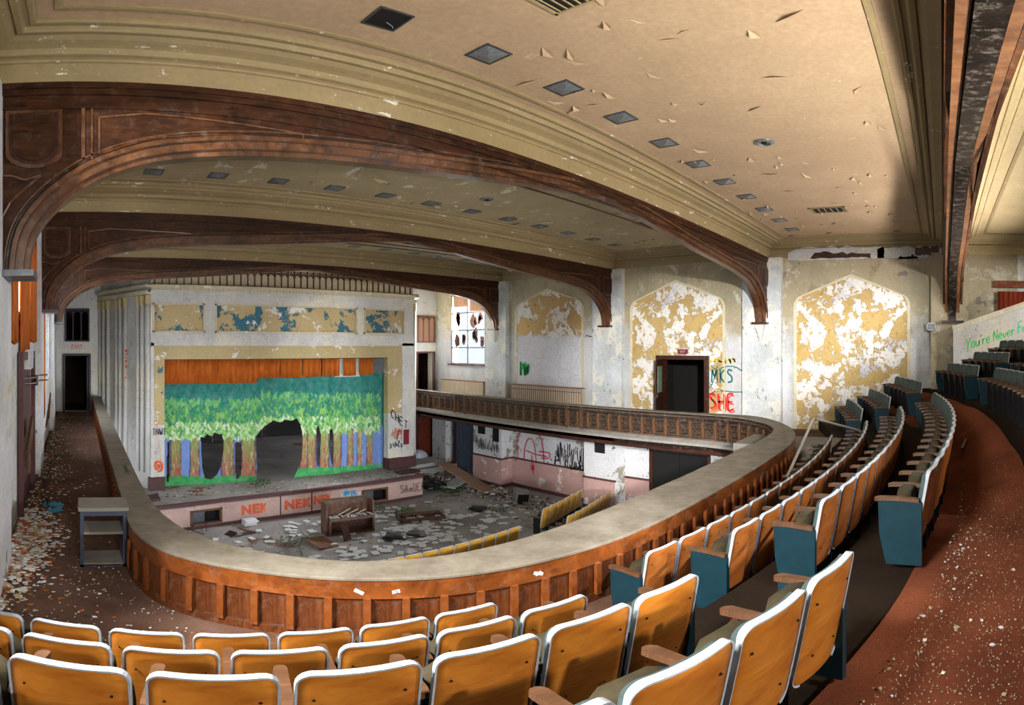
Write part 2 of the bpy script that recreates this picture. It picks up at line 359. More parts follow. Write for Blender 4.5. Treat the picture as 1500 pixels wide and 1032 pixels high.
# blocking behind holes: rooms beyond the doors
def niche_room(label, x0, x1, y0, y1, z0, z1, open_side):
    mb = MB(); t = .08
    if open_side != 'y0': mb.box(x0, x1, y0-t, y0, z0, z1)
    if open_side != 'y1': mb.box(x0, x1, y1, y1+t, z0, z1)
    if open_side != 'x0': mb.box(x0-t, x0, y0, y1, z0, z1)
    if open_side != 'x1': mb.box(x1, x1+t, y0, y1, z0, z1)
    mb.box(x0-t, x1+t, y0-t, y1+t, z0-t, z0); mb.box(x0-t, x1+t, y0-t, y1+t, z1, z1+t)
    return put('wall_corridor', mb.mesh('corridor', M['room_dark']), kind='structure', label=label)
M['room_dark'] = plain('brown_corridor_paint', '#3a2618', .8, 0, .2, 2)
niche_room('dark brown corridor seen through the exit door at the end of the left walk', -.7, 1.6, 21.45, 24.5, -2.55, .1, 'y0')
niche_room('dark closet behind the small lancet window above the left exit door', -.7, .8, 21.45, 22.3, .12, 1.6, 'y0')
niche_room('brown lobby behind the doorway at the end of the right walk', 14.3, 16.2, 21.45, 23.2, -2.55, .05, 'y0')
niche_room('dark closet behind the shuttered lancet window above the right end door', 14.5, 16.2, 21.45, 22.0, .12, 1.6, 'y0')
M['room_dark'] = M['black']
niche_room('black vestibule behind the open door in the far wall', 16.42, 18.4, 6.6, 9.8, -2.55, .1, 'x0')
niche_room('dark passage behind the maroon door in the left wall', XL-2.0, XL-.42, 7.0, 10.2, -2.55, -.1, 'x1')
M['room_dark'] = plain('brown_stage_wall', '#3a3028', .8, 0, .2, 2)

# pilasters on the right and left walls, with brackets of plaster below the arches
for i, (yc, lab) in enumerate(zip(BEAMS, ('beside the nearest arch', 'under the second arch', 'under the third arch', 'under the arch nearest the stage'))):
    if i == 0: bx('pilaster', XR-.3, XR, yc-.45, yc+.62, -2.5, 2.7, M['wall_upper'], kind='structure', label='dirty plaster pilaster on the far wall '+lab)
    else:
        p = bx('pilaster', XR-.2, XR, yc-.62, yc+.62, -2.5, 2.7, M['pilaster'], kind='structure', label='blistered white plaster pilaster on the far wall '+lab)
        mb = MB()
        for k in range(4): mb.box(-.13+.028*k, .13-.028*k, -.1+.03*k, .1, -.12*(k+1), -.12*k)
        put('corbel', mb.mesh('corbel', M['white_paint']), p, (-.19, .0, 3.15), (0, 0, -PI/2))
    if i: bx('pilaster', XL, XL+.13, yc-.5, yc+.5, -2.5, 2.7, M['wall'], kind='structure', label='white plaster pilaster on the left wall '+lab)

# arched niches (ochre and white peeling paint) on the right wall
def niche(y0, y1, zb, zs, za, m, label, x=XR, proud=.035, hole=None):
    yc = (y0+y1)/2; r = .35
    def outline(g):
        a, b = y0-g, y1+g
        pts = [(a, zb)] + [(a, zs-r)]
        for k in range(1, 6): t = k/5*PI*.42; pts.append((a+r*(1-math.cos(t)), zs-r+r*math.sin(t)))
        pts.append((yc, za+g))
        for k in range(5, 0, -1): t = k/5*PI*.42; pts.append((b-r*(1-math.cos(t)), zs-r+r*math.sin(t)))
        pts += [(b, zs-r), (b, zb)]
        return pts
    o = empty('wall_niche', (x, yc, zb), label=label, cat='wall niche')
    field = outline(0)
    if hole:
        h0, h1, hz = hole
        field = [(y0, zb)] + [p for p in field[1:-1]] + [(y1, zb), (h1, zb), (h1, hz), (h0, hz), (h0, zb)]
    fm = recalc(MB().prism(field, lambda u, v, t: (t, u-yc, v-zb), -.012, .0).mesh('field', m))
    put('painted_field', fm, o)
    a, b = outline(0), outline(.09); mb = MB()
    R = []
    for p, q in zip(a, b):
        R.append([(-.002, p[0]-yc, p[1]-zb), (-proud, p[0]-yc, p[1]-zb), (-proud*1.2, q[0]-yc, q[1]-zb), (-.002, q[0]-yc, q[1]-zb)])
    mb.rings(R); put('moulding', recalc(mb.mesh('moulding', M['cream_trim'])), o)
    return o
niche(1.03, 4.34, -2.5, 1.55, 2.05, M['niche'], 'large arched wall panel of flaking ochre and white paint nearest the last arch')
niche(6.75, 10.1, -2.5, 1.6, 2.1, M['niche'], 'arched ochre and white peeling wall panel around the open black doorway', hole=(7.2, 9.1, -.3))
niche(12.3, 15.6, -2.5, 1.75, 2.15, M['niche_far'], 'arched wall panel, ochre above and white below, behind the ribbed radiator')

# ------------------------------------------------------------------ ceiling
zc = ZT
spans = [(YB, BEAMS[0]), (BEAMS[0], BEAMS[1]), (BEAMS[1], BEAMS[2]), (BEAMS[2], BEAMS[3]), (BEAMS[3], YE+.4)]
nms = ['behind the last arch', 'over the seats', 'over the middle bay', 'over the bay before the stage', 'above the stage front']
for (a, b), nm, m in zip(spans, nms, (M['ceiling_back'], M['ceiling'], M['ceiling_far'], M['ceiling_far'], M['ceiling_far'])):
    bx('ceiling', XL-.4, XR+.4, a, b, zc, zc+.15, m, kind='structure', label=f'flat cream plaster ceiling {nm}, stained and flaking')
# cornice profile (distance out from the vertical face, height) swept round every bay
PROF = [(0, 2.70), (.012, 2.705), (.012, 2.93), (.045, 2.935), (.055, 2.955), (.045, 2.975), (.02, 2.98), (.02, 3.0), (.07, 3.01), (.09, 3.035), (.10, 3.07), (.15, 3.085), (.22, 3.10), (.27, 3.125), (.30, 3.15), (.31, 3.12), (.36, 3.115), (.38, 3.14), (.39, 3.17), (.43, 3.17), (.44, 3.15), (.48, 3.15), (.50, 3.17), (.50, 3.2)]
for (a, b), nm in zip(spans, nms):
    y0 = a+.2; y1 = b-.2
    if a == YB: y0 = a
    x0, x1 = XL, XR
    mb = MB(); R = []
    for d, z in PROF: R.append([(x0+d, y0+d, z), (x1-d, y0+d, z), (x1-d, y1-d, z), (x0+d, y1-d, z)])
    mb.rings(R, True, False)
    put('trim_cornice', mb.mesh('cornice', M['ceiling_back'] if a == YB else M['cornice']), kind='structure', label=f'stepped cream plaster cornice round the ceiling {nm}')
    mb = MB(); R = []
    for d, z in ((.66, 3.2), (.66, 3.18), (.70, 3.175), (.73, 3.18), (.73, 3.2)): R.append([(x0+d, y0+d, z), (x1-d, y0+d, z), (x1-d, y1-d, z), (x0+d, y1-d, z)])
    mb.rings(R, True, False); put('trim_ceiling_border', mb.mesh('border', M['cornice']), kind='structure', label=f'thin raised border line on the ceiling {nm}')
for yc, nm in zip(BEAMS, ('last', 'second', 'third', 'stage')):
    bx('beam_casing', XL-.4, XR+.4, yc-.2, yc+.2, 2.66, zc, M['cornice'], kind='structure', label=f'cream plastered beam casing above the {nm} wooden arch')
# exposed break in the cornice of the nearest bay
def blot(y0, y1, z0, z1, n_=14):
    P = []
    for k in range(n_): x = y0+(y1-y0)*k/(n_-1); P.append((x, z0+random.uniform(-.02, .03)))
    for k in range(n_-1, -1, -1): x = y0+(y1-y0)*k/(n_-1); P.append((x, z1+random.uniform(-.07, .05)-(.08 if k in (0, n_-1) else 0)))
    return P
for P_, m_ in ((blot(1.7, 4.6, 2.60, 2.98), M['wall']), (blot(-.1, 1.9, 2.58, 2.92), M['wall'])):
    put('bare_plaster', recalc(MB().prism(P_, lambda u, v, t: (t, u, v), XR-.05, XR-.02).mesh('bare_plaster', m_)), wr)
for P_ in (blot(2.1, 3.9, 2.62, 2.80), blot(.1, .8, 2.66, 2.94), blot(.7, 1.3, 2.60, 2.68)):
    put('broken_plaster', recalc(MB().prism(P_, lambda u, v, t: (t, u, v), XR-.06, XR-.048).mesh('broken', M['dark_wood'])), wr)

# ------------------------------------------------------------------ the wooden arches
HALF = [(0, .72), (.02, .91), (.09, 1.13), (.28, 1.37), (.58, 1.61), (.93, 1.78), (1.29, 1.89), (1.77, 1.97), (2.3, 2.03), (3.33, 2.11), (4.3, 2.18), (5.4, 2.28), (6.4, 2.39), (8.08, 2.57)]
def smooth_half():
    P = cr(HALF, 4); return P
hc = smooth_half(); XF = -.48
curve = [(XF+d, z) for d, z in hc] + [(2*XC-XF-d, z) for d, z in reversed(hc[:-1])]
def normals(P):
    out = []
    for i in range(len(P)):
        a = Vector(P[max(i-1, 0)]); b = Vector(P[min(i+1, len(P)-1)]); d = (b-a).normalized()
        out.append((-d.y, d.x))
    return out
NN = normals(curve)
def arch(yc, label):
    o = empty('wooden_arch', (XC, yc, .7), label=label, cat='arch')
    def body(name, up, y0, y1, m, top=2.7, legx=0):
        lo = [(x+nx*up - XC, min(z+nz*up, top-.02)-.7) for (x, z), (nx, nz) in zip(curve, NN)]
        mb = MB(); R = []
        x_l, x_r = XL-XC, XR-XC
        top_ = top-.7
        # wall-side verticals
        P = [(x_l, 0.02)] + lo + [(x_r, .02)]
        for (x, z) in P:
            R.append([(x, y0, z), (x, y1, z), (max(min(x, x_r), x_l), y1, top_), (max(min(x, x_r), x_l), y0, top_)])
        mb.rings(R); return put(name, recalc(mb.mesh(name, m)), o)
    body('arch_board', .16, -.18, .18, M['mahogany'])
    def rib(name, off, y0, y1, th, m):
        R = []
        for (x, z), (nx, nz) in zip(curve, NN):
            a = (x+nx*off-XC, z+nz*off-.7); b = (x+nx*(off+th)-XC, min(z+nz*(off+th), 2.69)-.7)
            R.append([(a[0], y0, a[1]), (a[0], y1, a[1]), (b[0], y1, b[1]), (b[0], y0, b[1])])
        put(name, recalc(MB().rings(R).mesh(name, m)), o)
    rib('soffit_rib', 0, -.07, .09, .2, M['mahogany_trim'])
    rib('edge_moulding', .05, -.15, -.08, .16, M['mahogany_trim'])
    rib('edge_moulding', .05, .10, .17, .16, M['mahogany_trim'])
    rib('outer_moulding', .13, -.215, -.17, .045, M['mahogany_trim'])
    rib('outer_moulding', .13, .17, .215, .045, M['mahogany_trim'])
    rib('groove_shade', .205, -.085, -.075, .01, M['near_black']); rib('groove_shade', .20, -.19, -.178, .012, M['near_black']); rib('face_moulding', .222, -.20, -.178, .018, M['mahogany_trim'])  # thin dark strips laid on the arch paint the shade of moulding grooves
    for z0, z1, d in ((1.93, 2.0, .05), (1.86, 1.93, .03), (1.70, 1.72, .02)):
        put('top_moulding', MB().box(XL-XC, XR-XC, -.18-d, -.17, z0, z1).mesh('top_moulding', M['mahogany']), o); put('top_moulding', MB().box(XL-XC, XR-XC, .17, .18+d, z0, z1).mesh('top_moulding', M['mahogany']), o)
    for s in (1, -1):
        # leg stile, shield panel, cusped panels, bracket plate
        xw = (XL-XC) if s > 0 else (XR-XC)
        mb = MB()
        for d, w_ in ((.04, .03), (.88, .035), (.97, .02)):
            put('stile', MB().box(*sorted((xw+s*d, xw+s*(d+w_))), -.20, -.175, .32 if d < .5 else 1.14, 1.7).mesh('stile', M['mahogany_trim']), o)
        def shield(g, yy0, yy1, nm, m):
            w2, zt, zb = .20+g, 1.62+g, 1.12-g
            pts = [(-w2, zt), (w2, zt)] + [(w2*math.cos(t), zb+.16-(.16+0)*math.sin(t)) for t in [k*PI/10 for k in range(11)]]
            cx = xw+s*.43
            put(nm, recalc(MB().prism(pts, lambda u, v, t: (cx+u, t, v), yy0, yy1).mesh(nm, m)), o)
        shield(.07, -.205, -.178, 'shield_frame', M['mahogany_trim']); shield(.03, -.22, -.2, 'shield_rim', M['dark_wood']); shield(0, -.235, -.21, 'shield', M['mahogany'])
        # triangular pierced panel below the shield
        pts = [(.12, .98), (.12, .55), (.20, .70), (.34, .84), (.5, .98), (.34, .93), (.22, .98)]
        mb = MB(); 
        for i in range(len(pts)):
            a, b = pts[i], pts[(i+1) % len(pts)]
            mb.tube([(xw+s*a[0], -.19, a[1]), (xw+s*b[0], -.19, b[1])], .014, 5)
        put('cusped_tracery', mb.mesh('cusp', M['mahogany_trim']), o)
        pts = [(1.05, 1.6), (1.05, 1.2), (1.5, 1.38), (2.1, 1.47), (3.1, 1.53), (3.1, 1.6), (1.5, 1.66)]
        mb = MB()
        for i in range(len(pts)):
            a, b = pts[i], pts[(i+1) % len(pts)]
            mb.tube([(xw+s*a[0], -.19, a[1]), (xw+s*b[0], -.19, b[1])], .014, 5)
        put('cusped_tracery', mb.mesh('cusp', M['mahogany_trim']), o)
        xa = xw; xb = xw+s*.43
        mb = MB().box(*sorted((xa, xb)), -.24, .24, -.03, .03); put('foot_plate', mb.mesh('foot_plate', M['steel'] if s > 0 else M['dark_wood']), o)
    return o
a0 = arch(BEAMS[0], 'dark grooved wooden arch rising steeply at the far right edge, nearest the camera'); a0.scale = (1, 1.3, 1)
for ch in a0.children:
    if ch.data and ch.name.startswith(('soffit_rib', 'edge_moulding', 'arch_board')): ch.data.materials[0] = M['near_black'] if not ch.name.startswith('edge') else M['arm_dark']
arch(BEAMS[1], 'largest mahogany arch spanning the hall, with a shield panel at its left end')
arch(BEAMS[2], 'middle dark mahogany arch spanning the hall')
arch(BEAMS[3], 'dark mahogany arch just in front of the stage')

# ceiling lights: square recessed fittings
mb = MB(); s_ = .15
mb.box(-s_-.02, s_+.02, -s_-.02, -s_, -.012, 0); mb.box(-s_-.02, s_+.02, s_, s_+.02, -.012, 0); mb.box(-s_-.02, -s_, -s_, s_, -.012, 0); mb.box(s_, s_+.02, -s_, s_, -.012, 0)
fr_me = mb.mesh('light_frame', M['steel'])
mb = MB()
for a, b in (((-s_,-s_),(s_,-s_)), ((s_,-s_),(s_,s_)), ((s_,s_),(-s_,s_)), ((-s_,s_),(-s_,-s_))):
    mb.poly([(a[0], a[1], -.006), (b[0], b[1], -.006), (0, 0, -.05)])
M['lens'] = plain('dusty_prismatic_lens', '#737a80', .3, 0, .25, 25)
ln_me = mb.mesh('light_lens', M['lens'])
ordn = ['first', 'second', 'third', 'fourth', 'fifth', 'sixth', 'seventh', 'eighth', 'ninth', 'tenth', 'eleventh', 'twelfth', 'thirteenth', 'fourteenth', 'fifteenth', 'sixteenth', 'seventeenth', 'eighteenth', 'nineteenth', 'twentieth']
for bay, (yy, n_, nm) in enumerate(((4.0, 13, 'over the seats'), (9.65, 13, 'beyond the largest arch'), (15.3, 13, 'beyond the middle arch'))):
    for i in range(n_):
        x = (2.52 if bay == 0 else 1.33)+(1.175)*(i-(0 if bay == 0 else 1)) 
        if x > 15.3: continue
        gone = bay == 0 and i == 0
        o = empty('ceiling_light', (x, yy, ZT-.001), label=(f'empty square hole of a missing ceiling light {nm}' if gone else f'square recessed ceiling light {nm}, {ordn[i]} from the left wall'), cat='ceiling light', group='square ceiling lights '+nm)
        put('frame', fr_me, o)
        if gone:
            put('hole', MB().box(-s_, s_, -s_, s_, -.008, -.002).mesh('hole', M['black']), o)
            put('wire', MB().tube([(.02, .05, -.01), (.06, .02, -.06), (.12, .1, -.02)], .004, 4).mesh('wire', M['trimband']), o)
        else: put('lens', ln_me, o)
for (x, yy, lab) in ((7.8, 2.62, 'over the seats'), (7.9, 8.6, 'beyond the largest arch')):
    o = empty('ceiling_rosette', (x, yy, ZT), label='round ceiling rosette with a dark centre '+lab, cat='ceiling rosette')
    put('ring', recalc(MB().rings([[(r*math.cos(t*PI/12), r*math.sin(t*PI/12), z) for t in range(24)] for r, z in ((.16, 0), (.15, -.02), (.10, -.03), (.09, -.01))], True, False).mesh('ring', M['lens'])), o)
    put('socket', MB().cyl(0, 0, -.03, 0, .045, 12).mesh('socket', M['black']), o)
def vent(x, yy, lab, sx=.45, sy=.28):
    o = empty('ceiling_vent', (x, yy, ZT), label=lab, cat='air vent')
    mb = MB(); mb.box(-sx, sx, -sy, -sy+.03, -.02, 0); mb.box(-sx, sx, sy-.03, sy, -.02, 0); mb.box(-sx, -sx+.03, -sy, sy, -.02, 0); mb.box(sx-.03, sx, -sy, sy, -.02, 0)
    put('frame', mb.mesh('frame', M['cornice']), o); put('backing', MB().box(-sx, sx, -sy, sy, -.003, 0).mesh('backing', M['black']), o)
    me = MB().box(-sx+.03, sx-.03, -.012, .012, -.018, -.005).mesh('slat', M['cornice'])
    for k in range(6): put('slat', me, o, (0, -sy+.07+k*(2*sy-.14)/5, 0), (.5, 0, 0))
vent(12.35, 2.6, 'rectangular slatted air vent in the ceiling near the far wall', .25, .42)
vent(12.3, 7.2, 'slatted air vent in the ceiling seen under the largest arch')
vent(3.3, 2.75, 'small framed square hatch at the top edge of the ceiling', .25, .25)
# curled flakes hanging from the ceiling
mb = MB()
for i in range(170):
    x = random.uniform(3.5, 15.2); y = random.choice([random.uniform(.7, 4.4), random.uniform(6.4, 10)])
    a = random.uniform(-.6, .6) + (0 if random.random() < .7 else 1.5); L = random.uniform(.04, .2); W = L*random.uniform(.12, .5); ca, sa = math.cos(a), math.sin(a)
    q = random.uniform(.01, .05)
    P = [(-L, 0, 0), (0, -W, -q*.3), (L, 0, 0), (0, W, -q)]
    mb.poly([(x+p[0]*ca-p[1]*sa, y+p[0]*sa+p[1]*ca, ZT-.001+p[2]) for p in P])
put('ceiling_flakes', mb.mesh('flakes', M['ceiling']), kind='stuff', label='curled flakes of paint hanging from the cream ceiling', cat='paint flakes')

# ------------------------------------------------------------------ balcony parapet
rail = empty('balcony_parapet', (7.375, 3.2, -2.5), label='curved balcony parapet with wood panels inside and a wide dusty grey top', cat='parapet')
Z0 = -2.5
def rl(p, z): return (p[0]-7.375, p[1]-3.2, z-Z0)
def sweep(name, f, m, i0=0, i1=None, par=rail, sm_=False):
    i1 = len(A) if i1 is None else i1
    R = []
    for i in range(i0, i1):
        a = Vector(A[i]); h = Vector(H[i]); n = (h-a).normalized()
        R.append([rl(p, z) for p, z in f(a, h, n)])
    me = recalc(MB().rings(R).mesh(name, m)); return put(name, me, par)
sweep('top_cap', lambda a, h, n: [(a-n*.012, -1.925), (h+n*.03, -1.925), (h+n*.03, -1.905), (h, -1.9), (a, -1.9), (a-n*.012, -1.905)], M['railtop'])
sweep('cap_moulding', lambda a, h, n: [(a-n*.0, -1.99), (a+n*.05, -1.99), (a+n*.05, -1.925), (a-n*.005, -1.925)], M['rail_wood'])
sweep('inner_boarding', lambda a, h, n: [(a+n*.03, -2.5), (a+n*.1, -2.5), (a+n*.1, -1.93), (a+n*.03, -1.93)], M['rail_panel'])
sweep('inner_top_rail', lambda a, h, n: [(a, -2.1), (a+n*.04, -2.1), (a+n*.04, -1.99), (a, -1.99)], M['rail_wood'])
sweep('inner_bottom_rail', lambda a, h, n: [(a-n*.01, -2.5), (a+n*.04, -2.5), (a+n*.04, -2.43), (a-n*.005, -2.43)], M['rail_panel'])
sweep('outer_face', lambda a, h, n: [(h-n*.1, -3.05), (h, -3.05), (h, -1.93), (h-n*.1, -1.93)], M['near_black'])
sweep('outer_ledge', lambda a, h, n: [(h-n*.02, -2.62), (h+n*.04, -2.64), (h+n*.16, -2.73), (h+n*.16, -2.80), (h-n*.02, -2.84)], M['stone_ledge'])
sweep('outer_string', lambda a, h, n: [(h-n*.02, -2.02), (h+n*.05, -2.02), (h+n*.05, -1.975), (h-n*.02, -1.975)], M['carved'])
sweep('outer_string', lambda a, h, n: [(h-n*.02, -2.62), (h+n*.04, -2.62), (h+n*.04, -2.58), (h-n*.02, -2.58)], M['carved'])
sweep('lower_fascia', lambda a, h, n: [(h-n*.02, -3.02), (h+n*.06, -3.02), (h+n*.06, -2.98), (h+n*.02, -2.93), (h-n*.02, -2.93)], M['dark_wood'])
# arc-length lookup
def arcs(P):
    s = [0]
    for i in range(1, len(P)): s.append(s[-1]+(Vector(P[i])-Vector(P[i-1])).length)
    return s
SA, SH = arcs(A), arcs(H)
def at(P, SS, s):
    s = max(0, min(SS[-1]-1e-4, s)); i = next(k for k in range(len(SS)-1) if SS[k+1] > s); t = (s-SS[i])/(SS[i+1]-SS[i])
    a, b = Vector(P[i]), Vector(P[i+1]); d = (b-a).normalized(); return a+(b-a)*t, math.atan2(d.y, d.x)
# inside: stile boards between recessed panels (one per .42 m)
pitch = .30; nP = int(SA[-1]/pitch)
st_me = MB().box(-.030, .030, -.03, .012, 0, .34).mesh('stile', M['rail_wood'])
pn_me = MB().box(-.118, .118, -.012, .0, .01, .33).mesh('panel', M['rail_panel'])
bd_me = (lambda mb: (mb.box(-.12, .12, -.022, .0, 0, .010), mb.box(-.12, -.112, -.022, .0, 0.0, .33), mb)[-1])(MB()).mesh('panel_bead', M['mahogany_trim'])
for k in range(nP+1):
    s = k*pitch; p, ang = at(A, SA, s)
    if p.y > 16.5 and p.x > 7: continue
    n_ = Vector((-math.sin(ang), math.cos(ang)))
    # side normal towards the audience is -(h-a)
    put('stile', st_me, rail, rl((p+n_*.0), -2.43), (0, 0, ang))
    q, ang2 = at(A, SA, s+pitch/2); 
    pn_ = put('panel', pn_me, rail, rl(q+Vector((-math.sin(ang2), math.cos(ang2)))*.03, -2.43), (0, 0, ang2))
    put('panel_bead', bd_me, pn_)
# outside: quatrefoil tracery panels between posts
mb = MB(); w2 = .16; hh = .44
for x0, x1, z0, z1 in ((-w2, w2, 0, .03), (-w2, w2, hh-.03, hh), (-w2, -w2+.03, 0, hh), (w2-.03, w2, 0, hh)): mb.box(x0, x1, -.0, .035, z0, z1)
for cx, cz in ((-.06, .15), (.06, .15), (-.06, .29), (.06, .29)):
    R = []
    for t in range(9):
        a_ = t*2*PI/8; R.append([(cx+q*math.cos(a_), y_, cz+q*math.sin(a_)) for q, y_ in ((.058, 0), (.058, .028), (.040, .028), (.040, 0))])
    mb.rings(R, True, False)
qf_me = mb.mesh('tracery_panel', M['carved'])
post_me = MB().box(-.05, .05, -.02, .07, -.1, .62).box(-.03, .03, .07, .1, -.05, .58).mesh('post', M['carved'])
rib_me = MB().box(-.018, .018, 0, .05, 0, .5).mesh('mullion', M['arm_dark'])
for k in range(int(SH[-1]/.40)):
    s = (k+.5)*.40; p, ang = at(H, SH, s)
    if p.x < 3: continue
    put('tracery_panel', qf_me, rail, rl(p, -2.55), (0, 0, ang+0)); p2, an2 = at(H, SH, s+.2); put('mullion', rib_me, rail, rl(p2, -2.58), (0, 0, an2))
for yy in (17.0, 16.4, 11.3, 10.7, 5.9):
    put('post', post_me, rail, rl((RC-.82, yy), -2.55), (0, 0, PI/2))
# balcony slab edge and soffit
soff = slab('ceiling_under_balcony', [(XL, -1.0), (XL, YE)] + H + [(XR, YE), (XR, -1.0)], -3.04, -2.76, M['dark_wood'], kind='structure', label='dark underside of the balcony')
# outlet plate on the parapet
bx('outlet_plate', 8.35, 8.47, 2.815, 2.835, -2.16, -2.06, M['steel'], rail)
for o in (bpy.data.objects['outlet_plate'],): o.location = (8.4-7.375, 2.828-3.2, .34)

# ------------------------------------------------------------------ writing helpers
def text(body, size, m, parent, loc, rot, outline=0, name='lettering', shear=0, sx=1, depth=.002):
    cu = bpy.data.curves.new('t', 'FONT'); cu.body = body; cu.size = size; cu.align_x = 'CENTER'; cu.align_y = 'CENTER'; cu.shear = shear
    cu.resolution_u = 3
    if outline: cu.fill_mode = 'NONE'; cu.bevel_depth = outline; cu.bevel_resolution = 0; cu.offset = size*.012; cu.space_character = 1.1
    else: cu.extrude = depth
    t = bpy.data.objects.new('t', cu); me = bpy.data.meshes.new_from_object(t); bpy.data.objects.remove(t)
    if outline:
        for v in me.vertices: v.co.z *= .3
    for v in me.vertices: v.co.x *= sx
    me.materials.clear(); me.materials.append(m); me.name = name
    return put(name, me, parent, loc, rot)
GL = {'Y': [[(0,1),(.4,.5),(.8,1)],[(.4,.5),(.3,-.25)]], 'o': [[(.4,.55),(.1,.45),(.05,.15),(.35,0),(.65,.2),(.6,.5),(.4,.55)]], 'u': [[(.05,.5),(.08,.1),(.3,0),(.6,.2),(.62,.5)],[(.62,.5),(.66,0)]],
 "'": [[(.1,1),(.05,.75)]], 'r': [[(.1,.5),(.1,0)],[(.1,.3),(.3,.5),(.55,.45)]], 'e': [[(.05,.25),(.6,.3),(.5,.52),(.2,.5),(.05,.2),(.3,0),(.65,.1)]], 'N': [[(0,0),(.05,1),(.65,0),(.7,1)]],
 'v': [[(0,.5),(.3,0),(.6,.5)]], 'F': [[(0,0),(.05,1),(.65,1.05)],[(.02,.55),(.5,.58)]], 'l': [[(.1,1),(.08,.1),(.25,0)]], 'y': [[(0,.5),(.3,.1)],[(.6,.5),(.1,-.4)]],
 'S': [[(.6,.9),(.2,1),(.05,.75),(.5,.5),(.55,.15),(.05,.05)]], 'H': [[(0,1),(.05,0)],[(.6,1),(.62,0)],[(0,.5),(.6,.5)]], 'E': [[(.6,1),(.05,.95),(.05,0),(.65,.05)],[(.05,.5),(.5,.5)]], 'M': [[(0,0),(.1,1),(.35,.4),(.6,1),(.75,0)]],
 'K': [[(.05,1),(.05,0)],[(.6,1),(.08,.5),(.65,0)]], 'C': [[(.6,.85),(.3,1),(.05,.6),(.15,.1),(.6,.1)]], 'T': [[(0,.95),(.7,1)],[(.35,.97),(.3,0)]], 'W': [[(0,1),(.2,0),(.4,.6),(.6,0),(.8,1)]],
 'B': [[(.05,0),(.1,1),(.55,.85),(.15,.55),(.6,.3),(.05,0)]], 'U': [[(.05,1),(.1,.1),(.5,.05),(.6,1)]], 'G': [[(.6,.85),(.25,1),(.05,.5),(.25,.02),(.6,.15),(.6,.45),(.35,.45)]], 'A': [[(0,0),(.35,1),(.7,0)],[(.15,.4),(.55,.4)]],
 'R': [[(.05,0),(.05,1),(.55,.85),(.1,.5),(.6,0)]], 'i': [[(.1,.5),(.1,0)]], 'm': [[(0,0),(.05,.5),(.3,.4),(.32,0)],[(.32,.4),(.6,.45),(.62,0)]], 's': [[(.5,.5),(.1,.42),(.5,.15),(.05,0)]], 't': [[(.2,.8),(.2,.05),(.4,0)],[(0,.5),(.45,.5)]], 'h': [[(.05,1),(.05,0)],[(.05,.35),(.35,.5),(.5,.3),(.5,0)]], 'O': [[(.35,1),(.05,.6),(.2,.05),(.55,.1),(.7,.6),(.35,1)]],
 'D': [[(.05,0),(.05,1),(.5,.8),(.6,.3),(.05,0)]], ' ': []}
def strokes(lines, wd, fn, name, m, parent, jit=.0):
    """paint strokes: lines in wall units, wd = brush width, fn(u, v) -> point"""
    mb = MB()
    for L_ in lines:
        P = cr([(x+random.uniform(-jit, jit), y+random.uniform(-jit, jit)) for x, y in L_], 3) if len(L_) > 2 else L_
        N_ = normals(P) if len(P) > 1 else []
        for i in range(len(P)-1):
            (x0, y0), (x1, y1) = P[i], P[i+1]; (a0, b0), (a1, b1) = N_[i], N_[i+1]; h = wd/2
            mb.quad(fn(x0-a0*h, y0-b0*h), fn(x1-a1*h, y1-b1*h), fn(x1+a1*h, y1+b1*h), fn(x0+a0*h, y0+b0*h))
    return put(name, mb.mesh(name, m), parent)
def word(s, x, y, h, w_=None, tilt=0, gap=.3):
    out = []; cx = x; w_ = w_ or h
    for c in s:
        g = GL.get(c, []); wid = max([p[0] for q in g for p in q], default=.35)
        for q in g: out.append([(cx+p[0]*w_, y+p[1]*h+(cx+p[0]*w_-x)*tilt) for p in q])
        cx += (wid+gap)*w_
    return out
def scribble(x, y, w_, h, n_=6):
    out = []
    for k in range(n_):
        a = x+w_*k/n_; out.append([(a+random.uniform(-.3, .6)*w_/n_, y+random.uniform(0, h)) for _ in range(random.randint(3, 6))])
    return out
for nm, h in (('green', '#3fe07a'), ('red', '#e2352b'), ('orange', '#ea5a20'), ('teal_ink', '#146a6a'), ('black_ink', '#1a1a22'), ('blue', '#3fa0d8'), ('crimson', '#c0204a'), ('yellow', '#e0c23a'), ('pale', '#e4e2a8'), ('darkred', '#7a1f2a')):
    M['p_'+nm] = plain(nm+'_spray_paint', h, .6, 0, .05)
def onR(x=XR-.04): return lambda u, v: (x, -u, v)          # far wall: u runs rightwards in view
def onY(y): return lambda u, v: (u, y, v)

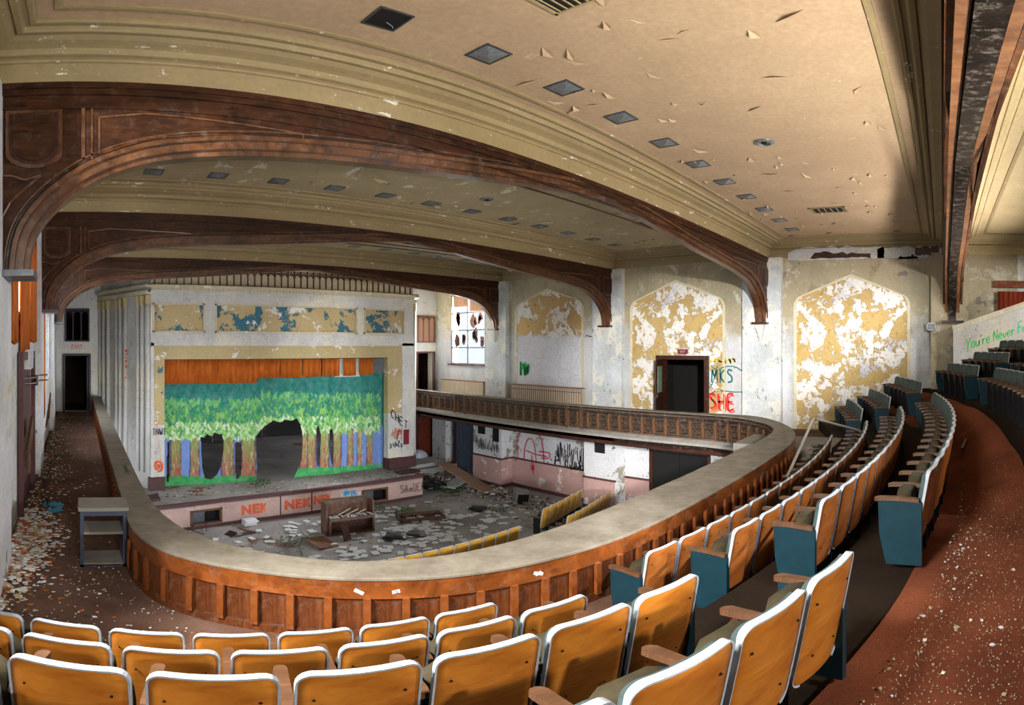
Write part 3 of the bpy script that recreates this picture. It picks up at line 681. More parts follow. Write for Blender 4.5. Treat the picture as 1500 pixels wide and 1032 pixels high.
# ------------------------------------------------------------------ proscenium and stage
YP = 18.0
pro = empty('proscenium', (XC-.15, YP, -4.85), label='white and cream plaster stage surround with fluted side shafts and painted panels', cat='proscenium')
OX, OZ = XC-.15, -4.85
def pbox(name, x0, x1, y0, y1, z0, z1, m, par=pro, bev=0):
    me = MB().box(x0-OX, x1-OX, y0-YP, y1-YP, z0-OZ, z1-OZ).mesh(name, m); return put(name, me, par)
PX0, PX1, OL, OR, OT, OB = 2.39, 12.54, 2.85, 11.36, -.43, -4.85
def wall_y(name, x0, x1, z0, z1, holes, y0, y1, m):
    cl = lambda q, a, b: max(a, min(b, q)); mb = MB()
    us = sorted({x0, x1, *[cl(h[0], x0, x1) for h in holes], *[cl(h[1], x0, x1) for h in holes]}); zs = sorted({z0, z1, *[cl(h[2], z0, z1) for h in holes], *[cl(h[3], z0, z1) for h in holes]})
    for i in range(len(us)-1):
        for j in range(len(zs)-1):
            cu, cz = (us[i]+us[i+1])/2, (zs[j]+zs[j+1])/2
            if any(h[0] < cu < h[1] and h[2] < cz < h[3] for h in holes): continue
            mb.box(us[i]-OX, us[i+1]-OX, y0-YP, y1-YP, zs[j]-OZ, zs[j+1]-OZ)
    return put(name, mb.mesh(name, m), pro)
PAN = [(2.45, 4.22), (4.57, 9.99), (10.28, 12.14)]
wall_y('white_frame', PX0, PX1, .42, 1.95, [(a+.04, b-.04, .50, 1.41) for a, b in PAN], YP, YP+.3, M['white_paint'])
wall_y('cream_surround', PX0, PX1, -4.85, .42, [(OL, OR, -4.9, OT), (PX0, OL, -4.9, -2.62), (OR, PX1, -4.9, -2.62)], YP+.02, YP+.32, M['cream_paint'])
for a_, b_ in ((PX0, OL), (OR, PX1)):
    pbox('white_dado', a_, b_, YP+.01, YP+.32, -4.4, -2.62, M['white_paint'])
    pbox('maroon_base', a_-(.08 if a_ == PX0 else 0), b_+(.08 if b_ == PX1 else 0), YP-.1, YP+.32, -4.85, -4.4, M['maroon'])
for nm, x0, x1, z0, z1 in (('side_pilaster', PX0, PX0+.10, -4.4, .12), ('side_pilaster', 12.0, PX1, -4.4, .12), ('head_band', PX0, PX1, .02, .42)):
    pbox(nm, x0, x1, YP-.04, YP+.02, z0, z1, M['white_paint'])
for a, b in PAN:
    pbox('painted_panel', a+.04, b-.04, YP+.07, YP+.1, .50, 1.41, M['fresco'])
    mb = MB()
    for x0, x1, z0, z1 in ((a, b, .46, .52), (a, b, 1.38, 1.44), (a, a+.06, .46, 1.44), (b-.06, b, .46, 1.44)): mb.box(x0-OX, x1-OX, -.03, .02, z0-OZ, z1-OZ)
    put('panel_moulding', mb.mesh('panel_moulding', M['cream_trim']), pro)
pbox('flaked_panel', PX0+.13, OL-.06, YP+.0, YP+.03, -1.9, -.5, M['fresco'])
for z0, z1, d in ((1.72, 1.80, .05), (1.80, 1.86, .10), (1.94, 2.0, .16), (2.0, 2.04, .2)):
    pbox('cornice_course', PX0-.1, PX1+.1, YP-d, YP+.3, z0, z1, M['white_paint'] if z1 < 1.99 else M['cream_trim'])
fb = MB().box(-.115, .115, -.13, .1, 0, .08).mesh('frieze_block', M['cream_trim'])
for k in range(42): put('frieze_block', fb, pro, (PX0+.12+k*.2415-OX, 0, 1.86-OZ))
# gothic gallery above the cornice: board, ribs and little arch heads
pbox('gallery_board', PX0, PX1, YP+.05, YP+.2, 2.04, 2.78, M['cream_trim'])
M['rust_rib'] = plain('rust_brown_paint', '#6b4420', .7, 0, .15)
pbox('gallery_sill', PX0-.12, PX1+.12, YP-.2, YP+.1, 2.035, 2.06, M['rust_rib'])
rb = MB().box(-.014, .014, -.02, .06, 0, .62).mesh('rib', M['rust_rib'])
mb = MB()
for s in (-1, 1):
    P = [(s*.0, 0), (s*.03, .06), (s*.08, .11), (s*.12, .14)]
    for i in range(3):
        mb.prism([(P[i][0], P[i][1]-.016), (P[i+1][0], P[i+1][1]-.016), (P[i+1][0], P[i+1][1]+.016), (P[i][0], P[i][1]+.016)], lambda u, v, t: (u, t, v), -.02, .05)
hd = recalc(mb.mesh('arch_head', M['rust_rib']))
for k in range(41):
    x = PX0+.13+k*.2475; put('rib', rb, pro, (x-OX, 0, 2.05-OZ)); put('arch_head', hd, pro, (x-OX, 0, 2.42-OZ))
# splayed return on the left with clustered shafts
pts = [(PX0, YP), (.87, YE), (.87, YE+.3), (PX0+.3, YE+.3), (PX0+.3, YP+.3)]
for x_, sg in ((0, 1), (1, -1)):
    P = pts if sg > 0 else [(2*(7.465)-x, y) for x, y in pts]
    fx = lambda u, v, t: (u-OX, v-YP, t-OZ)
    put('splayed_wall', recalc(MB().prism(P, fx, -4.85, 2.6).mesh('splay', M['white_paint'])), pro)
    for z0, z1, d in ((1.94, 2.04, .2), (1.72, 1.86, .1)):
        Q = [(P[0][0]-.02*sg, YP-d), (P[0][0]-sg*d, YP-d), (P[1][0]-sg*d, YE-.2), (P[1][0]+sg*.1, YE-.2)]
        put('return_cornice', recalc(MB().prism(Q, fx, z0, z1).mesh('rc', M['cream_trim'])), pro)
    sh_me = MB().cyl(0, 0, 0, 5.95, .075, 10).mesh('shaft', M['white_paint'], True); cp_me = MB().cyl(0, 0, 0, .04, .10, 10).cyl(0, 0, .04, .30, .085, 10, .11).mesh('capital', M['fresco'] if False else M['cream_paint'])
    for k, t in enumerate((.02, .12, .20, .44, .54, .62, .80, .90, .98)):
        x = P[0][0]+(P[1][0]-P[0][0])*t-sg*.06; y = YP+(YE-YP)*t
        sh_ = put('shaft', sh_me, pro, (x-OX, y-YP, -4.3-OZ)); put('capital', cp_me, sh_, (0, 0, 5.7)); 
strokes(word('BUG', 0, 0, .45, .45, -.0), .05, lambda u, v: (2.42+.0+v*.0+(.16+u*.12)-OX, -.055, -2.72-u*1.05+v*.75-OZ), 'graffiti', M['p_orange'], pro)
strokes(word('TNWT', 2.44, -2.95, .22, .12), .025, lambda u, v: (u-OX, -.05, v-OZ), 'graffiti', M['p_black_ink'], pro)
strokes([[(2.6, -4.15), (2.52, -4.0), (2.62, -3.85), (2.76, -3.95), (2.74, -4.15), (2.62, -4.2)], [(2.58, -3.98), (2.7, -4.0)], [(2.62, -4.1), (2.68, -4.02)]], .07, lambda u, v: (u-OX, -.05, v-OZ), 'graffiti', M['p_orange'], pro)
strokes(word('CHET', 11.48, -2.75, .32, .22, -.75), .035, lambda u, v: (u-OX, -.05, v-OZ), 'graffiti', M['p_black_ink'], pro)
strokes(scribble(11.5, -3.7, .5, .5, 7), .02, lambda u, v: (u-OX, -.05, v-OZ), 'graffiti', M['p_orange'], pro)
strokes(scribble(11.45, -4.0, .6, .3, 5), .03, lambda u, v: (u-OX, -.05, v-OZ), 'graffiti', M['p_teal_ink'], pro)
strokes(scribble(0, 0, .9, .35, 8), .05, lambda u, v: (2.39-1.52*.42-.13+v*.25-OX, 3*.42-.12-OZ*0, -2.3+u*1.2-OZ+1.2), 'graffiti', M['p_orange'], pro)
pbox('alarm_plate', 12.05, 12.3, YP-.07, YP-.03, -3.9, -3.3, M['p_darkred'])

# stage floor, apron, inner stage
apr = [(2.3, YP+.1), (2.1, 16.0), (4.6, 16.5), (5.7, 16.62), (8.0, 16.7), (10.7, 16.62), (12.0, 16.6), (12.3, YP+.1)]
slab('floor_stage', [(1.0, YP+.1), (2.3, YP+.1)] + [(x, y) for x, y in apr[1:-1]] + [(12.3, YP+.1), (14.2, YP+.1), (14.2, 28.5), (1.0, 28.5)], -5.0, -4.85, M['hallfloor'], kind='structure', label='dusty grey stage floor')
ap = empty('stage_apron', (XC, 16.6, -5.75), label='low pink painted front of the stage with orange graffiti and two vent openings', cat='stage front')
def aseg(name, i, t0, t1, z0, z1, m, out=.0, th=.06):
    a, b = Vector(apr[1:-1][i]), Vector(apr[1:-1][i+1]); d = (b-a).normalized(); n_ = Vector((d.y, -d.x))
    p, q = a+(b-a)*t0+n_*out, a+(b-a)*t1+n_*out
    P = [p, q, q-n_*th, p-n_*th]
    return put(name, recalc(MB().prism([(v.x-XC, v.y-16.6) for v in P], lambda u, v, t: (u, v, t+5.75), z0, z1).mesh(name, m)), ap)
VENT = {0: (.5, .92), 3: (.53, .92)}
for i in range(5):
    if i in VENT:
        a_, b_ = VENT[i]
        aseg('apron_panel', i, 0, a_, -5.75, -4.95, M['pink_apron']); aseg('apron_panel', i, b_, 1, -5.75, -4.95, M['pink_apron'])
        aseg('apron_panel', i, a_, b_, -5.15, -4.95, M['pink_apron']); aseg('apron_panel', i, a_, b_, -5.75, -5.6, M['pink_apron'])
        for (t0, t1, z0, z1) in ((a_, b_, -5.18, -5.12), (a_, b_, -5.62, -5.56), (a_, a_+.03, -5.62, -5.12), (b_-.03, b_, -5.62, -5.12)):
            aseg('vent_frame', i, t0, t1, z0, z1, M['arm'], .03)
        aseg('vent_duct', i, a_+.03, (a_+b_)/2, -5.58, -5.18, M['steel'], -.12, .02)
        aseg('vent_dark', i, a_, b_, -5.62, -5.1, M['black'], -.3, .02)
    else: aseg('apron_panel', i, 0, 1, -5.75, -4.95, M['pink_apron'])
    aseg('apron_nosing', i, 0, 1, -4.95, -4.845, M['maroon'], .04, .12); aseg('apron_skirting', i, 0, 1, -5.75, -5.64, M['maroon'], .02, .05)
aseg('divider', 2, .30, .315, -5.75, -4.9, M['maroon'], .02); aseg('divider', 2, .79, .805, -5.75, -4.9, M['maroon'], .02)
def aptext(body, size, m, x, z, out=.012, sx=1.1):
    j = next(k for k in range(5) if apr[1:-1][k+1][0] > x); a, b = Vector(apr[1:-1][j]), Vector(apr[1:-1][j+1]); t = (x-a.x)/(b.x-a.x); p = a+(b-a)*t; ang = math.atan2(b.y-a.y, b.x-a.x)
    return text(body, size, m, ap, (p.x-XC+out*math.sin(ang), p.y-16.6-out, z+5.75), (PI/2, 0, ang), .018, 'graffiti', sx=sx)
aptext('NEKE', .42, M['p_orange'], 5.64, -5.33); aptext('NEK', .42, M['p_orange'], 7.02, -5.33); aptext('NEK', .38, M['p_orange'], 7.95, -5.28, sx=.9); aptext('*&', .45, M['p_blue'], 9.0, -5.25)
strokes(word('SAmUER', 11.0, -5.45, .3, .2), .02, lambda u, v: (u-XC, -.03, v+5.75), 'graffiti', M['p_black_ink'], ap)
strokes([[(2.75, -5.35), (2.9, -5.45), (3.05, -5.33)], [(2.82, -5.22), (2.82, -5.26)], [(2.97, -5.2), (2.97, -5.24)]], .025, lambda u, v: (u-XC, 16.0+(u-2.1)*.233-.02-16.6, v+5.75), 'graffiti', M['p_pale'], ap)
wall_with_holes('wall_stage_back', 'Y', 27.5, .3, .5, 14.6, -5.0, 2.8, [], plain('grey_stage_wall', '#6c6a6a', .9, 0, .25, 1), 'grey back wall of the stage behind the painted backdrop')
wall_with_holes('wall_stage_side', 'X', .9, -.3, 21.4, 27.8, -5.0, 2.8, [], M['room_dark'], 'dark left side wall of the stage')
wall_with_holes('wall_stage_side', 'X', 14.1, .3, 21.4, 27.8, -5.0, 2.8, [], M['room_dark'], 'dark right side wall of the stage')
bx('ceiling_stage', .6, 14.5, YP+.3, 27.8, 2.8, 2.95, M['room_dark'], kind='structure', label='dark ceiling of the stage')
sb = empty('stage_bench', (6.4, 26.6, -4.85), label='long pale bench rail seen through the cut-out at the back of the stage', cat='bench')
for z in (.55, .8, 1.0): put('rail', MB().box(-4.5, 3, -.05, .05, z, z+.07).mesh('rail', M['stone_ledge']), sb)
for x in (-4, -2.6, -1.2, .2, 1.6, 2.8): put('leg', MB().box(x-.04, x+.04, -.06, .06, 0, 1.05).mesh('leg', M['stone_ledge']), sb)
strokes(scribble(2.4, -3.5, 1.6, .9, 12), .06, onY(27.46), 'wall_graffiti', M['p_blue'], sb).location = (-6.4, -26.6, 4.85)
strokes(scribble(7.6, -3.2, 1.3, .8, 9), .1, onY(27.46), 'wall_graffiti', M['p_crimson'], sb).location = (-6.4, -26.6, 4.85)

# ------------------------------------------------------------------ painted backdrop with cut-out openings
RW, RH = 720, 400
bx0, bx1, bz0, bz1 = OL-.05, 11.42, -4.85, -.5
def wx(px): return YP*math.tan((px-XV)/FP)
def gx(u): return (wx(220+u/3.75)-bx0)/(bx1-bx0)*RW                  # columns of the sketch -> raster
def gz(v, u=600):                                                     # rows of the sketch -> raster (0 = top)
    px = 220+u/3.75; py = 500+v/3.75; X_ = wx(px); z = math.tan((YH-py)/FP)*math.hypot(X_, YP); return (bz1-z)/(bz1-bz0)*RH
img = np.zeros((RH, RW, 3)); yy, xx = np.mgrid[0:RH, 0:RW].astype(float)
def setc(mask, c, a=1.0): img[mask] = img[mask]*(1-a)+np.array(hexc(c))*a
setc(np.ones((RH, RW), bool), '#137a72')
rs = np.random.RandomState(3)
def dab(cx, cy, rx, ry, ang, c, a=1.0):
    x0, x1, y0, y1 = int(max(0, cx-22)), int(min(RW, cx+22)), int(max(0, cy-26)), int(min(RH, cy+26))
    if x1 <= x0 or y1 <= y0: return
    X_, Y_ = xx[y0:y1, x0:x1]-cx, yy[y0:y1, x0:x1]-cy; ca, sa = math.cos(ang), math.sin(ang)
    u_, v_ = X_*ca+Y_*sa, -X_*sa+Y_*ca
    m_ = (abs(u_)/rx+np.abs(v_)/ry) < 1
    sub = img[y0:y1, x0:x1]; sub[m_] = sub[m_]*(1-a)+np.array(hexc(c))*a
for _ in range(700): dab(rs.uniform(0, RW), rs.uniform(0, RH*.32), rs.uniform(3, 9), rs.uniform(10, 25), rs.uniform(-.4, .4), rs.choice(['#177f78', '#0f6f68', '#1d857c', '#147468']), .5)
tr0 = RH*.62
TR = [(80, 118, 'B'), (122, 190, 'T'), (190, 234, 'B'), (234, 290, 'T'), (412, 484, 'T'), (514, 606, 'T'), (850, 900, 'T'), (895, 940, 'T'), (960, 1012, 'T'), (1034, 1085, 'T'), (1085, 1116, 'B'), (1116, 1150, 'T'), (1150, 1170, 'B'), (1170, 1197, 'T'), (1197, 1220, 'B'), (1220, 1256, 'T'), (1256, 1300, 'B')]
setc(yy > RH*.60, '#5c7fc0')
for a, b, t in TR:
    ga, gb = gx(a), gx(b)
    for r in range(int(RH*.52), RH):
        f = (r-RH*.52)/(RH*.48); fl = (gb-ga)*.10*max(0, f-.6)*2; x0, x1 = int(ga-fl), int(gb+fl)
        x0 = max(0, x0); x1 = min(RW, x1)
        if x1 <= x0: continue
        if t == 'T':
            c0 = np.array(hexc('#8aa05a')); c1 = np.array(hexc('#a0584a'))
            q = min(1, max(0, (f-.25)*2)); img[r, x0:x1] = c0*(1-q)+c1*q
            e = max(2, int((gb-ga)*.14)); img[r, x0:x0+e] = hexc('#4a3f52'); img[r, x1-e:x1] = hexc('#5a4652')
        else: img[r, x0:x1] = hexc('#6f8ed2')
    if t == 'T':
        for _ in range(60): dab(rs.uniform(ga+2, gb-2), rs.uniform(RH*.6, RH*.95), rs.uniform(1, 2.5), rs.uniform(8, 20), rs.uniform(-.15, .15), rs.choice(['#c07858', '#8c4a3c', '#7ea24e', '#6a8a44', '#c8b890']), .6)
gr = np.array([gz(748, u*3.75/1) for u in np.linspace(20, 345, RW)])
for c in range(RW):
    u = 80+c/RW*1215; top = gz(758 if u < 640 else 715-(u-850)*.05, u); img[int(min(RH-1, top)):, c] = hexc('#2f9a52')
    if u > 1290: img[int(RH*.6):, c] = hexc('#8aa6d8')
for _ in range(400): dab(rs.uniform(0, RW), rs.uniform(RH*.95, RH), 3, 6, rs.uniform(-.5, .5), rs.choice(['#2a8a48', '#3fae5c']), .5)
def band(u): return gz(330 if u < 600 else 300, u)
for k in range(2600):
    u = rs.uniform(80, 1295); v = rs.uniform(0, 1)**.9; lo, hi = (330 if u < 640 else 295), (505 if u < 640 else 470); vv = lo+(hi-lo)*v
    c = rs.choice(['#1a7f66', '#3f9a52', '#66b455', '#8cc460', '#2a8d6a', '#128070']) if v > .15 else rs.choice(['#7cc070', '#59ab6a', '#128070'])
    dab(gx(u), gz(vv, u), rs.uniform(3, 6), rs.uniform(8, 18), rs.uniform(-.7, .7), c, .85)
for k in range(900):
    u = rs.uniform(80, 1295); base = 500 if u < 640 else 465; dab(gx(u), gz(base+rs.uniform(-40, 45), u), rs.uniform(2.5, 5), rs.uniform(7, 16), rs.uniform(-.8, .8), rs.choice(['#9ad06a', '#b8dca0', '#d8e8cc', '#7cc060', '#5aa84e']), .9)
# openings (sketch outlines)
def inpoly(P):
    m_ = np.zeros((RH, RW), bool); P = [(gx(u), gz(v, u)) for u, v in P]
    j = len(P)-1
    for i in range(len(P)):
        (x0, y0), (x1, y1) = P[i], P[j]; c_ = ((y0 > yy) != (y1 > yy)) & (xx < (x1-x0)*(yy-y0)/((y1-y0) if y1 != y0 else 1e-9)+x0); m_ ^= c_; j = i
    return m_
hole = inpoly([(606, 770), (608, 700), (603, 600), (600, 530), (622, 505), (640, 485), (655, 470), (690, 450), (700, 440), (740, 452), (760, 436), (800, 440), (830, 425), (852, 462), (862, 520), (862, 600), (858, 660), (845, 700), (820, 745), (795, 775), (625, 790)])
hole |= inpoly([(292, 560), (290, 530), (310, 538), (325, 515), (350, 530), (372, 505), (392, 520), (412, 515), (424, 560), (420, 620), (405, 700), (385, 745), (345, 772), (315, 765), (298, 700)])
hole |= inpoly([(486, 570), (500, 560), (518, 570), (524, 640), (520, 720), (505, 768), (490, 770), (484, 700)])
hole |= inpoly([(942, 475), (955, 470), (966, 520), (962, 640), (952, 700), (942, 690), (938, 560)])
hole |= inpoly([(1012, 495), (1030, 480), (1036, 560), (1034, 690), (1024, 685), (1008, 600)])
hole |= inpoly([(104, 562), (116, 560), (118, 700), (112, 790), (100, 780)])
idx = -np.ones((RH+1, RW+1), int)
keep = ~hole
ver = []; fac = []; colr = []
gxs = np.linspace(bx0, bx1, RW+1); gzs = np.linspace(bz1, bz0, RH+1)
st = 2                                                                  # raster cells per quad
fac = []; need = np.zeros((RH//st+1, RW//st+1), bool)
K = keep[::st, ::st]
for r in range(RH//st):
    for c in range(RW//st):
        if K[r, c]: need[r:r+2, c:c+2] = True
vi = -np.ones(need.shape, int); pos = np.argwhere(need); vi[tuple(pos.T)] = np.arange(len(pos))
ver = [(gxs[c*st]-XC, .03*math.sin(gxs[c*st]*4.0)+.012*math.sin(gxs[c*st]*13+1), gzs[r*st]+4.85) for r, c in pos]
fac = [(vi[r, c], vi[r+1, c], vi[r+1, c+1], vi[r, c+1]) for r in range(RH//st) for c in range(RW//st) if K[r, c]]
me = bpy.data.meshes.new('sheet'); me.from_pydata(ver, [], fac)
ca = me.color_attributes.new('paint', 'FLOAT_COLOR', 'POINT')
buf = np.ones((len(pos), 4)); rr = np.minimum(pos[:, 0]*st, RH-1); cc = np.minimum(pos[:, 1]*st, RW-1); buf[:, :3] = img[rr, cc]
ca.data.foreach_set('color', buf.ravel())
n = NT('painted_backdrop', .85); at_ = n.t.nodes.new('ShaderNodeAttribute'); at_.attribute_name = 'paint'
M['backdrop'] = n.out(n.mix(n.mul(n.ramp(n.noise(5, 8), .4, .7), .15), at_.outputs['Color'], (.6, .62, .6)))
me.materials.append(M['backdrop'])
bd = empty('forest_backdrop', (XC, YP+.45, -4.85), label='painted forest backdrop with green foliage, brown trunks and cut-out openings', cat='backdrop')
so = put('painted_sheet', me, bd); sd = so.modifiers.new('s', 'SOLIDIFY'); sd.thickness = .012
# orange pleated valance
def pleats(x0, x1, y, z0, z1, amp=.035, per=.2, sl=0):
    mb = MB(); n_ = max(4, int((x1-x0)/per*6)); T = []
    for i in range(n_+1):
        x = x0+(x1-x0)*i/n_; T.append([(x, y+amp*abs(math.sin((x)*PI/per))-amp, z1), (x, y+amp*1.4*abs(math.sin(x*PI/per))-amp, z0+sl*(x-x0)/(x1-x0))])
    mb.rings(T, False, False); return mb
va = empty('stage_valance', (XC, YP+.15, -.43), label='faded orange pleated cloth valance hanging across the top of the stage opening', cat='valance')
def vsec(x0, x1, zb, nm='cloth'):
    o = put(nm, pleats(x0-XC, x1-XC, 0, zb+.43, 0, per=.21).mesh(nm, M['orange_cloth'], True), va); q = o.modifiers.new('s', 'SOLIDIFY'); q.thickness = .008
vsec(OL, 6.12, -1.27); vsec(6.12, 6.95, -1.12); vsec(6.98, 7.82, -1.12); vsec(7.86, 8.58, -1.10); vsec(8.62, 9.32, -1.10); vsec(9.48, 10.03, -1.10); vsec(10.2, 10.78, -1.08)
put('lath', MB().box(OL-XC, OR-XC, -.03, .0, -.03, .02).mesh('lath', M['dark_wood']), va)
bx('grey_border', 10.7, 11.4, YP+.3, YP+.36, -1.05, -.43, M['lens'], kind='thing', label='grey cloth border hanging at the right corner of the stage opening', cat='curtain')
bx('grey_border', 9.25, 10.3, YP+.36, YP+.4, -1.15, -.43, M['white_paint'], label='pale cloth scrap seen between the gaps of the orange valance', cat='curtain')

# ------------------------------------------------------------------ end wall doors, windows, signs
def door_frame(name, axis, c, u0, u1, z0, z1, m, label, w_=.08, d=.1, cat=None, flip=1):
    o = empty(name, (c if axis == 'X' else (u0+u1)/2, (u0+u1)/2 if axis == 'X' else c, z0), label=label, kind='structure')
    h = (u1-u0)/2; H_ = z1-z0
    parts = [(-h-w_, -h, 0, H_+w_), (h, h+w_, 0, H_+w_), (-h, h, H_, H_+w_)]
    for a, b, e, f in parts:
        if axis == 'X': put('casing', MB().box(-d*flip if flip > 0 else 0, 0 if flip > 0 else d, a, b, e, f).mesh('casing', m), o)
        else: put('casing', MB().box(a, b, -d, 0, e, f).mesh('casing', m), o)
    return o
d1 = door_frame('door_1', 'Y', YE, -.51, .40, -2.5, -.36, M['slate_dark'], 'open exit doorway with purple-grey frame at the end of the left walk')
put('leaf', MB().box(.38, .44, 0, .8, 0, 2.1).mesh('leaf', M['slate_dark']), d1)
def lancet(name, x0, x1, z0, z1, m, mg, label, shut=False):
    o = empty(name, ((x0+x1)/2, YE-.02, z0), label=label, kind='structure'); W = x1-x0; H_ = z1-z0
    for a, b, e, f in ((-W/2, W/2, 0, .05), (-W/2, W/2, H_-.05, H_), (-W/2, -W/2+.05, 0, H_), (W/2-.05, W/2, 0, H_)):
        put('frame', MB().box(a, b, -.08, .06, e, f).mesh('frame', m), o)
    for k in (-1, 1): put('mullion', MB().box(k*W/6-.018, k*W/6+.018, -.05, .03, .05, H_-.05).mesh('mullion', m), o)
    for k in range(3):
        cx = (k-1)*W/3
        put('pane', MB().box(cx-W/6+.02, cx+W/6-.02, -.005, .005, .05, H_-.05).mesh('pane', mg), o)
        mb = MB()
        for s in (-1, 1):
            P = [(cx+s*(W/6-.01), H_-.28), (cx+s*(W/8), H_-.17), (cx, H_-.08)]
            for i in range(2): mb.prism([(P[i][0], P[i][1]), (P[i+1][0], P[i+1][1]), (P[i+1][0], P[i+1][1]+.035), (P[i][0], P[i][1]+.035)], lambda u, v, t: (u, t, v), -.05, .02)
        put('arch_head', recalc(mb.mesh('head', m)), o)
    return o
lancet('window_1', -.51, .43, .18, 1.44, M['slate_dark'], M['glass'], 'three-light lancet window with purple-grey frame above the left exit door')
M['tan_shutter'] = plain('tan_board', '#8e6a52', .6, 0, .1)
lancet('window_2', 14.86, 15.86, .18, 1.45, plain('brown_frame', '#5d3a2a', .6), M['tan_shutter'], 'three-light lancet window with brown boards above the right end door')
d2 = door_frame('door_2', 'Y', YE, 14.86, 15.78, -2.5, -.32, M['dark_wood'], 'open brown door at the end of the right walk beside the stage')
put('leaf', MB().box(.05, .12, 0, .8, 0, 2.1, Matrix.Rotation(-.6, 4, 'Z') @ Matrix.Translation((.3, 0, 0))).mesh('leaf', M['dark_wood']), d2)
def sign(name, s, size, x, y, z, rz, m, mb_, label, w_=.5, h_=.16):
    o = empty(name, (x, y, z), rz, label=label, cat='sign')
    put('plate', MB().box(-w_/2, w_/2, -.03, 0, -h_/2, h_/2).mesh('plate', mb_), o); text(s, size, m, o, (0, -.034, 0), (PI/2, 0, 0)); return o
sign('exit_sign', 'EXIT', .22, -.05, YE-.01, -.02, 0, M['p_red'], M['white_paint'], 'white EXIT sign with dark red letters above the left exit door', .5, .22)
sign('exit_sign', 'EXIT', .10, XR-.06, 8.13, -.17, -PI/2, M['trimband'], M['p_darkred'], 'small dark red EXIT sign above the open black doorway', .34, .15)
sign('exit_sign', 'EXIT', .15, 15.84, 8.1, -3.28, -PI/2, M['black'], M['stone_ledge'], 'dusty EXIT sign above the black double door under the balcony', .5, .15)
d3 = door_frame('door_3', 'X', XR-.03, 7.34, 8.97, -2.5, -.43, M['dark_wood'], 'open doorway with dark wood frame in the far wall, black inside', .13, .12)
for q_ in (-.815, .80): put('jamb', MB().box(0, .41, q_, q_+.015, 0, 2.07).mesh('jamb', M['dark_wood']), d3)
dl = put('leaf', MB().box(-.03, .03, -.0, .78, 0, 2.05).mesh('leaf', M['dark_wood']), d3, (.06, .80, 0), (0, 0, -1.35+PI))
put('leaf_glass', MB().box(-.04, .04, .15, .62, 1.0, 1.85).mesh('leaf_glass', plain('green_door_pane', '#7f9a80', .3)), dl)
put('push_plate', MB().box(-.05, .05, .62, .7, .85, .95).mesh('push', M['steel']), dl)
# daylight window on the far wall
w3 = empty('window_3', (XR, 18.68, -.80), label='tall six-pane window near the stage with torn brown blinds, daylight outside', kind='structure')
WF = plain('grey_window_frame', '#4a4a50', .5)
def wbar(nm, y0, y1, z0, z1, x0=-.02, x1=.08, m=None): put(nm, MB().box(x0, x1, y0, y1, z0, z1).mesh(nm, m or WF), w3)
for z in (0, .72, 1.50, 2.28, 3.1): wbar('bar', -1.18, 1.17, z, z+.05)
for y in (-1.18, -.02, 1.12): wbar('bar', y, y+.05, 0, 3.15)
wbar('sill', -1.3, 1.3, -.06, 0, -.14, .1, M['dark_wood'])
BR = plain('torn_brown_blind', '#6a4636', .8, 0, .2); BK = plain('bare_board', '#a0785a', .8, 0, .2)
for y0, y1, z0, z1, m in ((-1.1, -.05, 2.35, 3.1, BK), (.05, 1.1, 2.6, 3.1, BK)): wbar('board', y0, y1, z0, z1, .06, .09, m)
for k in range(16):
    cy, cz, s = random.choice([-.6, .55])+random.uniform(-.32, .32), random.choice([1.2, 1.95, 1.0, 2.1])+random.uniform(-.15, .2), random.uniform(.1, .22)
    if abs(cy) < .1: cy = .2
    P = [(cy+s*random.uniform(.5, 1.1)*math.cos(t*2*PI/7), cz+s*random.uniform(.7, 1.9)*math.sin(t*2*PI/7)) for t in range(7)]
    put('blind_scrap', recalc(MB().prism(P, lambda u, v, t: (t, u, v), .05, .056).mesh('scrap', BR)), w3)
for y0, y1 in ((-1.13, -.02), (.03, 1.12)):
    for z0, z1 in ((.05, .72), (.77, 1.5)): put('pane', MB().box(.02, .025, y0, y1, z0, z1).mesh('pane', M['glass']), w3)

# radiator covers
def radiator(y0, y1, lab, rib=True):
    o = empty('radiator_cover', (XR-.12, (y0+y1)/2, -2.5), label=lab, cat='radiator'); L_ = (y1-y0)/2
    put('body', MB().box(-.12, .08, -L_, L_, 0, .95).mesh('body', M['radiator']), o); put('top', MB().box(-.15, .08, -L_-.02, L_+.02, .95, .98).mesh('top', M['rail_wood']), o)
    if rib:
        put('stripe', MB().box(-.124, -.12, -L_, L_, .80, .825).mesh('stripe', plain('blue_tape', '#4c6d8c')), o)
    fm = MB().box(-.135, -.12, -.006, .006, .05, .93).mesh('fin', M['rail_wood'] if rib else M['radiator'])
    N_ = int((y1-y0)/.11)
    for k in range(N_+1): put('fin', fm, o, (0, -L_+k*(2*L_)/N_, 0))
radiator(12.15, 15.7, 'pale ribbed radiator cover with a blue stripe below the middle wall panel')
radiator(17.4, 20.3, 'plain pale radiator cover below the daylight window', False)

